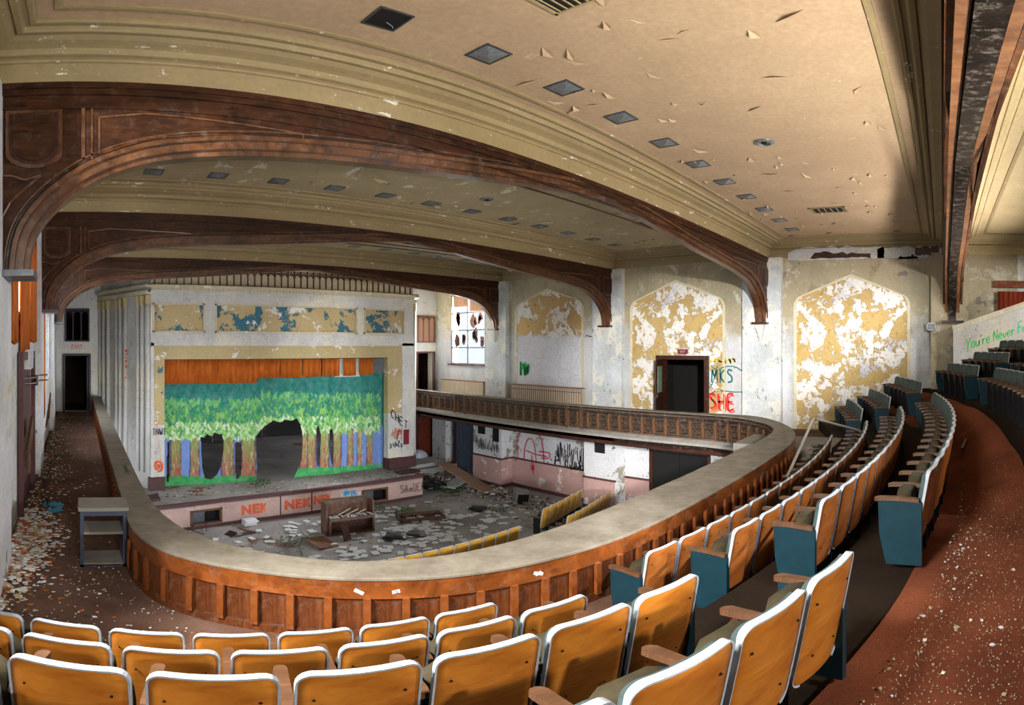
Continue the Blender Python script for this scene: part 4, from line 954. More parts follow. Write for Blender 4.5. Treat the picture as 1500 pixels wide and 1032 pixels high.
# far wall: fixture box and pipe
cb = empty('wall_box', (XR-.3, .32, .55), label='small square metal lamp box on the wall near the last arch', cat='wall fixture')
put('body', MB().box(-.14, .0, -.13, .13, -.1, .12).mesh('body', M['lens']), cb); put('frame', MB().box(-.16, -.14, -.13, -.1, -.1, .12).box(-.16, -.14, .1, .13, -.1, .12).box(-.16, -.14, -.13, .13, .09, .12).box(-.16, -.14, -.13, .13, -.1, -.07).mesh('frame', M['trimband']), cb)
for yy, zz, lab in ((11.85, .35, 'small round wall lamp beside the middle wall panel'),):
    o = empty('wall_lamp', (XR, yy, zz), label=lab, cat='wall lamp')
    put('arm', MB().tube([(0, 0, 0), (-.2, 0, .02), (-.42, 0, .05)], .018, 6).mesh('arm', M['rail_wood']), o); put('disc', MB().tube([(-.42, 0, .05), (-.46, 0, .05)], .07, 12).mesh('disc', M['trimband']), o)
# graffiti on the far wall between door and pilaster
strokes(word('MKS', -7.12, -1.15, .42, .27), .05, onR(), 'graffiti', M['p_teal_ink'], wr)
strokes([[(-7.2, -1.32), (-7.1, -1.2), (-6.9, -.75), (-6.4, -.62), (-6.0, -.85), (-5.9, -1.2), (-6.1, -1.42), (-6.8, -1.4)], [(-7.15, -.6), (-7.0, -.72), (-6.9, -.62)], [(-5.95, -.6), (-6.1, -.75)], [(-7.15, -1.55), (-7.0, -1.4)], [(-5.95, -1.55), (-6.1, -1.42)]], .03, onR(), 'graffiti', M['p_teal_ink'], wr)
strokes(word('SHE', -7.2, -2.0, .5, .34), .07, onR(), 'graffiti', M['p_red'], wr)
strokes(word('SHE', -7.15, -2.06, .5, .34), .03, onR(), 'graffiti', M['p_red'], wr)
strokes(scribble(-7.15, -.55, .9, .18, 6), .05, onR(), 'graffiti', M['p_yellow'], wr)
strokes(scribble(-15.4, -1.2, .5, .6, 9), .06, onR(), 'graffiti', M['p_green'], wr)

# ------------------------------------------------------------------ sloping parapets of the side stairs (white, lettered)
def stair_parapet(x, t, label, letter=False, z0=2.24, z1=4.0):
    o = empty('stair_parapet', (x, -.3, -1.75), label=label, cat='parapet')
    pts = [(0, -.6), (0, z0), (-5.0, z1), (-5.0, -.6)]
    f = lambda u, v, tt: (tt, u, v)
    put('panel', recalc(MB().prism(pts, f, 0, t).mesh('panel', M['white_paint'])), o)
    put('capping', recalc(MB().prism([(.03, z0-.02), (.03, z0+.06), (-5.0, z1+.07), (-5.0, z1-.01)], f, -.05, t+.05).mesh('capping', M['cream_trim'])), o)
    put('bead', recalc(MB().prism([(.01, z0-.11), (.01, z0-.07), (-5.0, z1-.06), (-5.0, z1-.10)], f, -.02, .0).mesh('bead', M['cream_trim'])), o)
    if letter:
        strokes(word("You're Never Fully", .36, 1.66, .30, .145, .31, .22), .030, lambda u, v: (-.006, -u, v), 'graffiti', M['p_green'], o)
    return o
stair_parapet(15.35, .12, "white sloping stair wall with green handwriting You're Never Fully", True)
stair_parapet(XL+.08, .12, 'unseen white sloping stair wall, its slope set to shade the far wall', False, 1.22, 4.42)  # unseen; slope shaped to cast the diagonal shadow edge on the far wall
# door and red curtain beyond the last arch
dr = empty('door_4', (XR, -3.0, .1), label='pinkish boarded doorway under a ragged red valance beyond the last arch', kind='structure')
for a, b, e, f in ((1.28, 1.38, 0, 1.45), (-1.38, -1.28, 0, 1.45), (-1.38, 1.38, 1.35, 1.45)): put('casing', MB().box(-.1, .02, a, b, e, f).mesh('casing', M['dark_wood']), dr)
put('boarding', MB().box(.03, .06, -1.3, 1.3, 0, 1.4).mesh('boarding', peel('pink_board', '#a98c80', [('#c4b4a4', 1.5, .55, .57, U, 2), ('#6a4a40', 2, .6, .62, U, 4)])), dr)
put('rail', MB().box(-.01, .05, -1.3, 1.3, .95, 1.0).mesh('rail', M['slate']), dr)
rv = empty('red_valance', (XR-.05, -3.0, 1.6), label='ragged dark red pleated cloth valance beyond the last arch', cat='valance')
for k in range(10):
    o = put('pleat', MB().rings([[( -.05-.03*(i % 2), 1.4-k*.28-.28*i/4, z) for i in range(5)] for z in (.0, -.28, -.5-.1*random.random())], False, False).mesh('pleat', M['red_cloth']), rv)
    q = o.modifiers.new('s', 'SOLIDIFY'); q.thickness = .01
put('exposed_brick', MB().box(-.03, .0, -1.3, 1.5, .12, .32).mesh('brick', wood('exposed_brick', '#5c2c18', '#9a5c3c', .9, U, 6)), rv)
slab('wall_upper_back', [(XL, YB-.2), (XR, YB-.2), (XR, YB), (XL, YB)], -2.4, 2.0, M['wall'], kind='structure', label='plain wall behind the topmost seats')

# ------------------------------------------------------------------ left walk: door, windows, valances, shelf, rubbish
d5 = door_frame('door_5', 'X', XL+.02, 7.7, 9.6, -2.5, -.2, M['maroon'], 'maroon framed doorway in the left wall', .12, .07, flip=-1)
put('leaf', MB().box(-.05, 0, -.92, .9, 0, 2.25).mesh('leaf', M['maroon']), d5)
def lwindow(y0, y1, z0, z1, nm, lab):
    o = empty(nm, (XL-.2, (y0+y1)/2, z0), label=lab, kind='structure'); h = (y1-y0)/2; H_ = z1-z0
    for a, b, e, f in ((-h, h, 0, .07), (-h, h, H_-.07, H_), (-h, -h+.07, 0, H_), (h-.07, h, 0, H_), (-.03, .03, 0, H_), (-h, h, H_/2, H_/2+.05)): put('frame', MB().box(-.04, .04, a, b, e, f).mesh('frame', M['slate']), o)
    for a, b in ((-h+.07, -.03), (.03, h-.07)):
        for e, f in ((.07, H_/2), (H_/2+.05, H_-.07)): put('pane', MB().box(-.004, .004, a, b, e, f).mesh('pane', M['glass']), o)
lwindow(12.9, 16.1, -.9, 2.3, 'window_4', 'slate framed window in the left wall beyond the maroon door')
lwindow(6.9, 10.2, .5, 2.3, 'window_5', 'slate framed window above the maroon door behind orange curtain strips')
for y0, y1, zb, lab in ((6.75, 7.25, .08, 'orange curtain strip hanging at the near edge of the left window'), (7.75, 9.1, -.1, 'wide torn orange curtain strip hanging in the left window'), (9.3, 10.6, .12, 'orange curtain strip hanging at the far edge of the left window'), (12.7, 13.1, -1.6, 'thin orange curtain strip hanging by the second left window')):
    o = empty('curtain_strip', (XL+.02, (y0+y1)/2, zb), label=lab, cat='curtain'); h = (y1-y0)/2; n_ = 12
    q = put('cloth', MB().rings([[(.035*math.sin(i*2.1)+.02, -h+2*h*i/n_, z-(.06*math.sin(i*1.3) if z < .1 else 0)) for i in range(n_+1)] for z in (0, 1, 2.2-zb)], False, False).mesh('cloth', M['orange_cloth'], True), o); s2 = q.modifiers.new('s', 'SOLIDIFY'); s2.thickness = .012
o = empty('wall_cabinet', (XL, 8.6, -.35), label='small white metal box on the left wall above the door', cat='box'); put('body', MB().box(0, .12, -.28, .28, 0, .3).mesh('body', M['white_paint']), o); put('door', MB().box(.12, .13, -.25, .25, .02, .28).mesh('door', M['trimband']), o)
o = empty('pipe_bracket', (XL, 9.0, -.5), label='rusty double pipe bracket sticking out of the left wall', cat='pipe')
for z in (0, -.09): put('pipe', MB().tube([(0, -.5, z), (.16, -.2, z), (.16, .5, z), (.3, .7, z)], .015, 6).mesh('pipe', M['arm']), o)
put('valve', MB().tube([(.16, 0, .03), (.16, 0, -.14)], .035, 8).mesh('valve', M['screw']), o)
o = empty('broken_casing', (XL+.1, 8.3, -1.55), label='broken wooden casing hanging loose from the left wall', cat='debris'); put('board', MB().box(0, .04, -.6, .5, 0, .3, Matrix.Rotation(.35, 4, 'X')).mesh('board', M['arm']), o); put('board', MB().box(0, .03, -.05, .05, -.4, .2, Matrix.Rotation(-.2, 4, 'X')).mesh('board', M['arm']), o)
o = empty('broken_casing', (XL+.12, 12.6, -1.7), label='broken wooden slats leaning below the second left window', cat='debris')
for k in range(4): put('board', MB().box(0, .03, -.4, .45, 0, .07, Matrix.Translation((.02*k, 0, .1*k)) @ Matrix.Rotation(.3+.1*k, 4, 'X')).mesh('board', M['arm']), o)
sh = empty('shelf_unit', (.27, 6.1, -2.5), label='slate-blue open shelf unit with a dusty top standing against the parapet', cat='shelf unit')
for a in ((-.25, -.21), (.21, .25)): put('side', MB().box(*a, -.2, .2, 0, .68).mesh('side', M['slate']), sh)
put('top', MB().box(-.27, .27, -.22, .22, .68, .72).mesh('top', M['stone_ledge']), sh)
for z in (.02, .40): put('shelf', MB().box(-.21, .21, -.2, .2, z, z+.03).mesh('shelf', M['stone_ledge']), sh)
put('apron', MB().box(-.21, .21, -.2, -.18, .62, .68).mesh('apron', M['slate']), sh); put('plinth', MB().box(-.25, .25, -.2, -.18, 0, .03).mesh('plinth', M['slate']), sh)
# loose wire
put('bent_wire', MB().tube([(-.45, 8.3, -2.49), (-.5, 8.0, -2.1), (-.42, 8.6, -1.85), (-.2, 9.2, -1.7)], .008, 5).mesh('wire', M['black']), label='thin bent black wire standing on the left walk', cat='wire')
mb = MB()
for k in range(14):
    x, y = -.42+random.uniform(-.12, .15), 8.15+random.uniform(-.25, .25); s = random.uniform(.04, .09); z = -2.49
    mb.poly([(x-s, y, z), (x, y-s, z+.03), (x+s, y, z+.01), (x, y+s, z+.05)])
put('blue_rag', mb.mesh('rag', plain('blue_cloth', '#3f8fb4', .9)), label='crumpled bright blue rag at the foot of the left wall', cat='rag')
def scatter(name, N, fn, mats, s0, s1, label, thick=.006, par=None):
    mb = MB()
    for i in range(N):
        x, y, z = fn(); s = random.uniform(s0, s1)*random.choice([.6, .8, 1, 1.3]); a = random.uniform(0, PI); k = random.choice([4, 5])
        mb.cur = random.randrange(len(mats)); tx, ty = random.uniform(-.3, .3), random.uniform(-.3, .3); P = []
        for t in range(k):
            q = a+t*2*PI/k; r = s*random.uniform(.5, 1); u, v = r*math.cos(q), r*math.sin(q)*.75; P.append((x+u, y+v, z+abs(u*tx+v*ty)+.003))
        n0 = len(mb.v); mb.v += [(p[0], p[1], p[2]-.0) for p in P]+[(p[0], p[1], p[2]+thick) for p in P]
        mb.f.append(tuple(range(n0+k, n0+2*k))); mb.m.append(mb.cur)
        for t in range(k): u = (t+1) % k; mb.f.append((n0+t, n0+u, n0+k+u, n0+k+t)); mb.m.append(mb.cur)
    return put(name, mb.mesh(name, mats), kind='stuff', label=label, cat='debris')
chip = plain('plaster_chip', '#b5aa90', .9, 0, .1, 3); chipw = plain('white_plaster_chip', '#dfe0e2', .9, 0, .1, 3); chipo = plain('rusty_flake', '#b4642c', .9, 0, .2, 3); chipd = plain('dark_litter', '#4a3a2c', .9, 0, .2, 3)
def lw():
    y = random.uniform(4.6, 20.6); return (XL+.08+abs(random.gauss(0, .28)) if random.random() < .75 else random.uniform(XL, .45), y, -2.5)
scatter('plaster_rubble', 2600, lw, [chipw, chip, chipo, chipd, chipd], .01, .04, 'heap of white and rusty paint flakes along the left walk')
def lheap():
    y = random.gauss(6.6, .7); x = XL+.07+abs(random.gauss(0, .22)); return (x, y, -2.5+max(0, .12-.3*(x-XL)*.6)*random.random())
scatter('paint_flake_heap', 1500, lheap, [chipw, chipw, chipo, chip], .02, .06, 'thick heap of curled white paint flakes against the near left wall')
def lfl():
    return (random.uniform(XL, 2.2), random.uniform(3.2, 6.0), -2.5)
def okf(f):
    def g_():
        while True:
            x, y, z = f()
            if y > rowY(2.0, x)+.05 and not (x > .45 and y > 5.6) and (y < 4.0 or x < .9): return x, y, z
    return g_
scatter('plaster_chips', 500, okf(lfl), [chipw, chip], .006, .016, 'fine plaster crumbs on the carpet at the near end of the left walk')
def ais():
    x = 1.2+abs(random.gauss(0, 3.2)); 
    while x > 12: x = 1.2+abs(random.gauss(0, 3.2))
    y = random.uniform(rowY(-1.4, x)+.3, rowY(-.1, x)-.14); t = (rowY(-.1, x)-.1-y)/1.3
    return (x, y, -1.742+(.25*sm((x-5)/2.7)+.2*sm((x-7.7)/3.3))*sm(t*1.5))
scatter('plaster_chips', 4500, ais, [chip, chip, chipd], .0018, .0055, 'pale plaster crumbs sprinkled over the red-brown cross aisle')
def ais2():
    x = random.uniform(1.6, 6.5); return (x, rowY(-.1, x)-.14-abs(random.gauss(0, .25)), -1.742)
scatter('plaster_chips', 170, ais2, [chip, chipw], .008, .022, 'larger plaster chips lying behind the last row of orange seats')
put('floor_batten', MB().box(-.5, .5, -.02, .02, 0, .02).mesh('batten', M['arm']), loc=(8.9, -.35, -1.6), rot=(0, .02, -.1), label='thin wooden batten lying on the carpet of the cross aisle', cat='batten')

# bent metal frame lying over the seats on the far right
bf = empty('bent_metalwork', (9.0, 1.9, -2.0), label='bent pale metal frame like an upturned V resting on the far seats', cat='metal frame')
put('bar', MB().tube([(-1.25, .35, .05), (0, .25, .78)], .025, 6).mesh('bar', M['stone_ledge']), bf)
for d in (0, .05): put('bar', MB().tube([(0, .25-d, .78), (.95, -.35-d, .45)], .018, 6).mesh('bar', M['stone_ledge']), bf)
bx('wooden_platform', 11.5, 12.9, 2.35, 4.6, -2.5, -2.2, M['stone_ledge'], label='grey dusty platform block in the far corner behind the parapet', cat='platform')

# ------------------------------------------------------------------ hall under the right balcony
def gwall(name, pts, z0, zs, z1, lab):
    """plaster wall with pink dado following a plan polyline (hall side), one object with its own skirting"""
    o = empty(name, (pts[0][0], pts[0][1], z0), label=lab, kind='structure')
    for nm, a, b, m, off in (('plaster', zs, z1, M['under_wall'], 0), ('dado', z0, zs, M['pink'], .01), ('dado_rail', zs-.03, zs+.04, M['maroon'], .035), ('skirting', z0, z0+.14, M['maroon'], .03)):
        mb = MB()
        for (x0, y0), (x1, y1) in zip(pts[:-1], pts[1:]):
            d = Vector((x1-x0, y1-y0)).normalized(); n_ = Vector((-d.y, d.x))*off; e = d*(off-.004)
            P = [(x0+n_.x-e.x, y0+n_.y-e.y), (x1+n_.x+e.x, y1+n_.y+e.y), (x1-n_.x*0-(-d.y)*.2, y1-d.x*.2), (x0-(-d.y)*.2, y0-d.x*.2)]
            mb.prism([(p[0]-pts[0][0], p[1]-pts[0][1]) for p in P], lambda u, v, t: (u, v, t), a-z0, b-z0)
        put(nm, recalc(mb.mesh(nm, m)), o)
    return o
gw = gwall('wall_under_balcony', [(15.8, -2), (15.8, 7.1)], -5.75, -4.55, -3.04, 'dim plaster and pink wall under the balcony nearest the camera')
gwall('wall_under_balcony', [(15.8, 9.3), (15.8, 15.7), (15.2, 15.7), (15.2, 17.4), (15.85, 17.4)], -5.75, -4.55, -3.04, 'graffiti covered plaster wall with pink dado under the far balcony')
gp = gwall('wall_pier', [(15.2, 10.3), (15.2, 11.6), (15.8, 11.6)], -5.75, -4.6, -3.04, 'white plaster pier with a dark hole under the balcony')
put('return', MB().box(0, .6, -.02, .0, 0, 2.7).mesh('return', M['under_wall']), gp)
wall_with_holes('wall_lower_right', 'X', 16.05, .3, -2, YE+.35, -5.75, -2.9, [], M['under_wall'], 'plaster wall behind the blue-grey doors under the balcony')
dd = empty('door_6', (15.85, 8.2, -5.75), label='black double door under the balcony', kind='structure')
for s in (-1, 1): put('leaf', MB().box(-.02, .05, min(0, s*1.0)+.01, max(0, s*1.0)-.01, 0, 2.25).mesh('leaf', M['black']), dd)
put('casing', MB().box(-.06, .05, -1.12, -1.0, 0, 2.7).box(-.06, .05, 1.0, 1.12, 0, 2.7).box(-.06, .05, -1.12, 1.12, 2.25, 2.37).mesh('casing', M['dark_wood']), dd)
put('lintel_plaster', MB().box(0, .1, -1.12, 1.12, 2.37, 2.72).mesh('lintel', M['under_wall']), dd)
# dark holes
for yy, zz, a, b in ((16.85, -3.35, .2, .28), (16.0, -3.55, .16, .3), (10.9, -3.4, .2, .26)):
    put('recess', MB().box(15.15, 15.19, yy-a, yy+a, zz-b, zz+b).mesh('recess', M['black']), kind='structure', label={16.85: 'dark square recess high in the plaster block, left one', 16.0: 'dark upright recess high in the plaster block, right one', 10.9: 'dark burnt hole in the white pier'}[yy])
fn = lambda x: (lambda u, v: (x, -u, v))
gg = empty('wall_graffiti', (15.76, 14, -4), label='large red outline drawing and black tags sprayed under the balcony', cat='graffiti')
def gs(L_, wd, x, m): o = strokes(L_, wd, fn(x), 'paint', m, gg); o.location = (-15.76, -14, 4)
gs([[(-15.35, -4.35), (-15.4, -3.8), (-15.1, -3.35), (-14.6, -3.25), (-14.15, -3.5), (-14.0, -4.0), (-13.95, -4.5)], [(-15.0, -4.5), (-14.95, -4.0), (-14.75, -3.65), (-14.5, -3.75), (-14.4, -4.2), (-14.35, -4.6)], [(-14.9, -4.15), (-14.3, -4.25), (-13.8, -4.25)], [(-14.2, -4.1), (-13.7, -4.1), (-13.7, -4.3), (-14.1, -4.35)], [(-15.3, -4.4), (-15.5, -4.7)], [(-14.6, -4.3), (-14.5, -5.1)]], .045, 15.77, M['p_crimson'])
gs([[(-14.6, -4.75), (-14.45, -4.75)], [(-14.6, -4.85), (-14.45, -4.85)]], .12, 15.76, M['p_crimson'])
gs(scribble(-13.4, -4.5, 1.4, .9, 16), .03, 15.77, M['p_black_ink']); gs(scribble(-12.9, -4.6, 1.2, .35, 12), .05, 15.765, M['p_black_ink'])
gs(scribble(-17.2, -4.4, 1.4, .6, 14), .025, 15.18, M['p_black_ink'])
# doors in the back corner of the hall
YD = 21.0
we2 = wall_with_holes('wall_hall_end', 'Y', YE, .35, 12.4, XR+.4, -5.75, -3.04, [(15.05, 15.85, -5.75, -4.2)], M['under_wall'], 'plaster end wall of the hall beside the stage')
def tdoor(name, x, y, w_, z0, h_, m, rz, lab, n_=1):
    o = empty(name, (x, y, z0), rz, label=lab, kind='structure')
    for s in range(n_):
        c = (s-(n_-1)/2)*w_; put('leaf', MB().box(c-w_/2+.01, c+w_/2-.01, -.05, 0, 0, h_).mesh('leaf', m), o)
        for k in (-1, 0, 1):
            for z in (.15, h_*.52): put('panel', MB().box(c+k*w_/3.3-w_*.11, c+k*w_/3.3+w_*.11, -.07, -.05, z, z+h_*.38).mesh('panel', m), o)
        put('handle', MB().tube([(c+w_*.35, -.1, h_*.45), (c+w_*.35, -.1, h_*.53)], .015, 6).mesh('handle', M['steel']), o)
    W = w_*n_/2; put('casing', MB().box(-W-.1, -W, -.1, .02, 0, h_+.1).box(W, W+.1, -.1, .02, 0, h_+.1).box(-W, W, -.1, .02, h_, h_+.1).mesh('casing', M['dark_wood']), o); return o
tdoor('door_7', 15.3, YE-.02, .95, -5.3, 1.95, wood('red_door_wood', '#4a1c12', '#7a3420', .4), 0, 'red-brown panelled door in the corner right of the stage')
tdoor('door_8', 15.72, 18.35, .78, -5.6, 2.25, plain('blue_grey_door', '#4d5868', .5), -PI/2, 'pair of blue-grey metal doors under the balcony beside the stage', 2)
bx('ledge', 14.95, 15.65, YE-.12, YE, -3.25, -2.95, M['dark_wood'], kind='structure', label='dark ledge above the red-brown corner door')
bx('pier_corner', 15.45, 16, 19.6, 20.6, -5.75, -3.04, M['under_wall'], kind='structure', label='peeling narrow pier between the corner door and the blue-grey doors')
bx('steps_stage', 13.0, 15.8, 19.0, 21.0, -5.75, -5.32, M['hallfloor'], kind='structure', label='raised dusty platform in front of the corner door')

# ------------------------------------------------------------------ things in the hall
FZ = -5.75
def boxes(name, loc, rz, label, cat, parts, tilt=(0, 0)):
    o = put(name, None, None, loc, (tilt[0], tilt[1], rz), label, cat)
    for nm, b, m in parts: put(nm, MB().box(*b).mesh(nm, m), o)
    return o
DW, AW = M['dark_wood'], M['arm']
pw = wood('piano_wood', '#3a241a', '#6b4632', .45, (6, 1, 1), 2, .15)
pn = boxes('upright_piano', (7.75, 14.55, FZ), -.12, 'wrecked upright piano with its keys and inner frame bare, in the middle of the floor', 'piano', [
    ('back_board', (-.72, .72, .12, .25, 0, 1.02), pw), ('side_panel', (-.76, -.71, -.25, .25, 0, 1.02), pw), ('side_panel', (.71, .76, -.25, .25, 0, 1.02), pw), ('lid', (-.76, .76, .05, .27, 1.02, 1.05), pw),
    ('key_bed', (-.71, .71, -.42, .12, .5, .56), pw), ('bottom_board', (-.71, .71, -.05, .0, .05, .48), DW), ('foot_rail', (-.76, .76, -.3, .2, 0, .06), pw), ('key_slip', (-.71, .71, -.44, -.41, .52, .6), pw)])
for s in (-1, 1): put('leg', MB().box(s*.68-.03, s*.68+.03, -.4, -.34, .05, .5).mesh('leg', pw), pn)
km = MB().box(-.009, .009, -.38, -.1, 0, .02).mesh('key', M['paper'])
for k in range(44):
    if random.random() < .75: put('key', km, pn, (-.66+k*.0307, random.uniform(-.03, .03), .57+random.uniform(0, .02)), (random.uniform(-.1, .1), 0, random.uniform(-.15, .15)))
hm = MB().tube([(0, .05, .62), (0, -.02, .92)], .006, 4).mesh('hammer', AW)
for k in range(36): put('hammer', hm, pn, (-.62+k*.036, random.uniform(-.04, .04), 0), (random.uniform(-.2, .2), random.uniform(-.2, .2), 0))
for k in range(3): put('stick', MB().tube([(-.4+k*.3, -.2, .62), (.05+k*.25, -.1, .78-k*.04)], .012, 4).mesh('stick', M['radiator']), pn)
boxes('fallen_panel', (6.55, 13.85, FZ), .15, 'brown wooden panel lying on the floor before the piano', 'board', [('board', (-.32, .32, -.42, .42, .03, .07), wood('brown_board', '#6a4030', '#8e6450', .6)), ('batten', (-.32, .32, -.4, -.34, 0, .03), DW)], (.08, .1))
boxes('plank', (7.35, 13.75, FZ), .02, 'short dark plank standing on end near the piano', 'plank', [('board', (-.1, .1, -.03, .03, 0, .48), DW), ('edge', (-.11, -.09, -.04, .04, 0, .5), DW)], (-.5, 0))
o = boxes('shallow_crate', (10.35, 14.45, FZ), -.35, 'shallow wooden tray full of paper and weeds lying on the floor', 'crate', [('side', (-.75, .75, -.35, -.31, 0, .14), pw), ('side', (-.75, .75, .31, .35, 0, .14), pw), ('end', (-.75, -.71, -.35, .35, 0, .14), pw), ('end', (.71, .75, -.35, .35, 0, .14), pw), ('bottom', (-.73, .73, -.33, .33, 0, .02), DW)])
o = boxes('cardboard_box', (5.25, 16.35, FZ), .1, 'white open box on the floor against the stage front', 'box', [('body', (-.2, .2, -.15, .15, 0, .2), M['paper']), ('lid', (-.2, .2, -.32, -.15, .16, .18), M['paper'])])
boxes('broken_chair_back', (4.45, 15.55, FZ), .5, 'dark broken plywood piece folded on the floor near the left vent', 'debris', [('board', (-.35, .1, -.15, .15, .02, .06), DW)], (0, -.35))
boxes('broken_chair_back', (4.75, 15.45, FZ), .3, 'dark curved board leaning on the folded plywood piece near the left vent', 'debris', [('board', (-.1, .35, -.15, .15, .14, .18), AW)], (0, .35))
boxes('loudspeaker_box', (14.1, 13.6, FZ), -.5, 'grey box with a dark open front among the rubble by the wall', 'box', [('body', (-.25, .25, -.2, .25, 0, .5), M['stone_ledge']), ('front', (-.2, .2, -.22, -.2, .06, .45), M['black'])], (.15, .1))
o = empty('leaning_board', (14.3, 15.3, FZ), label='long tan board sloping down from the rubble near the grey doors', cat='board')
d_ = Vector((-.5, 2.3, .85)); sd_ = Vector((.34, .07, 0))
def bpts(q): return [tuple(v+Vector((0, 0, q))) for v in (-sd_, sd_, sd_+d_, -sd_+d_)]
put('top', MB().rings([bpts(.03), bpts(.08)]).mesh('top', wood('tan_table_top', '#6b5040', '#927460', .6)), o); put('leg', MB().tube([tuple(d_*.9+sd_*.6), tuple(d_*.9+sd_*.6-Vector((0, 0, .7)))], .02, 6).mesh('leg', DW), o)
boxes('collapsed_table', (13.9, 17.0, FZ), .5, 'white board lying flat before the grey doors', 'board', [('top', (-.8, .8, -.3, .3, .16, .2), M['paper']), ('block', (-.5, -.3, -.2, .2, 0, .16), DW)])
# white wrapped lump and black heap on the stage end
def lump(name, loc, r, m, label, cat, sq=.7, seed=1):
    rr_ = random.Random(seed); R = []
    for i in range(9):
        t = PI*i/8*.97+.02; R.append([(r*math.sin(t)*math.cos(k*PI/7)*(1+rr_.uniform(-.16, .16)+.35*math.sin(k*1.35+seed)*(sq < .6)), r*math.sin(t)*math.sin(k*PI/7)*(1+rr_.uniform(-.16, .16)+.3*math.cos(k*1.8+seed)*(sq < .6)), r*sq*(1+math.cos(PI-t))) for k in range(14)])
    return put(name, MB().rings(R).mesh(name, m), None, loc, label=label, cat=cat)
lump('wrapped_bundle', (13.85, 19.5, -5.32), .42, M['trimband'], 'pale lump wrapped in plastic at the corner right of the stage', 'bundle', .95, 3)
lump('black_sack', (13.0, 17.3, FZ), .45, M['blackcloth'], 'glossy grey-black heap of film beside the end of the stage front', 'sack', .45, 4)
lump('black_sack', (8.6, 13.25, FZ), .32, M['blackcloth'], 'black plastic bag lying among papers in front of the piano', 'sack', .25, 5)
lump('black_sack', (9.3, 13.15, FZ), .3, M['blackcloth'], 'flat black bag lying right of the bag before the piano', 'sack', .18, 6)
lump('black_sack', (12.4, 14.0, FZ), .3, M['blackcloth'], 'black bag near the right hand papers by the yellow seats', 'sack', .25, 8)
lump('dark_step', (12.1, 17.35, -4.85), .01, DW, 'dark shallow well at the right end of the stage front', 'well') if False else None
bx('stage_well', 11.3, 12.2, 17.0, 17.45, -4.85, -4.80, DW, label='dark wooden slat tray at the right end of the stage', cat='tray')
bx('stage_well', 2.1, 2.5, 16.6, 17.2, -4.85, -4.78, DW, label='dark wooden lid at the left end of the stage', cat='tray')
# weeds
def weeds(loc, n_, r, label):
    mb = MB()
    for k in range(n_):
        a = random.uniform(0, 2*PI); q = r*random.random()**.5; x, y = q*math.cos(a), q*math.sin(a); b = random.uniform(0, 2*PI); L_ = random.uniform(.05, .13); z = random.uniform(.02, .22)
        mb.poly([(x, y, z), (x+L_*math.cos(b)*.5-.3*L_*math.sin(b), y+L_*math.sin(b)*.5+.3*L_*math.cos(b), z+.03), (x+L_*math.cos(b), y+L_*math.sin(b), z), (x+L_*math.cos(b)*.5+.3*L_*math.sin(b), y+L_*math.sin(b)*.5-.3*L_*math.cos(b), z+.03)])
    return put('weeds', mb.mesh('weeds', M['leaf']), None, loc, label=label, cat='weeds', kind='stuff')
weeds((13.3, 16.6, FZ), 240, .6, 'patch of green weeds growing near the grey doors'); weeds((10.1, 15.0, FZ), 90, .3, 'green weeds growing in the wooden tray'); weeds((9.4, 16.1, FZ), 110, .5, 'weeds growing right of the piano by the stage front')
weeds((6.1, 17.6, -4.85), 70, .3, 'weeds on the stage floor under the painted trees'); weeds((6.0, 14.3, FZ), 40, .5, 'thin trailing weed on the floor left of the fallen panel'); weeds((12.7, 13.2, FZ), 60, .4, 'weeds among papers by the yellow seats')
def vine(P, lab): put('vine', MB().tube(P, .012, 4).mesh('vine', M['leaf']), label=lab, cat='vine')
vine([(5.7, 13.2, FZ+.02), (5.9, 13.9, FZ+.03), (6.3, 14.6, FZ+.02)], 'thin green vine trailing left of the fallen panel')
# sheets of paper
pm = []
for q in range(4):
    w_, h_ = [(.11, .08), (.09, .12), (.15, .10), (.08, .10)][q]
    R = [[(-w_+2*w_*i/4, y_, .012+.018*abs(math.sin(i*1.3+q))) for i in range(5)] for y_ in (-h_, 0, h_)]
    pm.append(MB().rings(R, False, False).mesh('paper_sheet', M['paper']))
SP = [(9.0, 13.6, 1.1, .6, 60), (10.6, 13.6, .8, .6, 45), (9.6, 15.4, .9, .5, 26), (12.3, 13.4, .8, .6, 26), (5.0, 14.2, 1.2, .9, 26), (6.9, 15.8, .9, .4, 16), (8.2, 12.5, 1.3, .4, 40), (10.0, 12.0, 1.0, .5, 26)]
for cx, cy, sx_, sy_, N_ in SP:
    for k in range(N_):
        x, y = random.gauss(cx, sx_), random.gauss(cy, sy_)
        if y > 16.2 or y < 11.2 or x > 14.5 or x < 2: continue
        put('paper_sheet', random.choice(pm), None, (x, y, FZ+random.uniform(0, .012)), (0, 0, random.uniform(0, PI)), 'loose sheet of paper lying on the hall floor', 'paper', 'loose papers on the hall floor')
def hf(): return (random.uniform(2.5, 15), random.uniform(11, 16.4), FZ)
scatter('hall_litter', 1500, hf, [chipw, chip, chipd, chipd, M['paper_tan']], .01, .045, 'fine litter of plaster and torn paper on the hall floor')
def hr(): return (14.9-abs(random.gauss(0, .6)), random.uniform(12.2, 17.5), FZ+random.uniform(0, .12))
scatter('wall_rubble', 1200, hr, [chipw, chip, chipd, M['stone_ledge']], .03, .12, 'rubble of fallen plaster along the wall under the balcony', .02)
def hs(): return (random.uniform(2.5, 12.2), random.uniform(16.75, 18.2), -4.85)
scatter('stage_litter', 450, hs, [chipw, chipd, M['paper_tan'], chip], .02, .08, 'paper scraps and dirt on the front of the stage')
def hz(): return (random.uniform(13, 15.6), random.uniform(17.5, 20.8), -5.32 if False else FZ+random.uniform(0, .2))
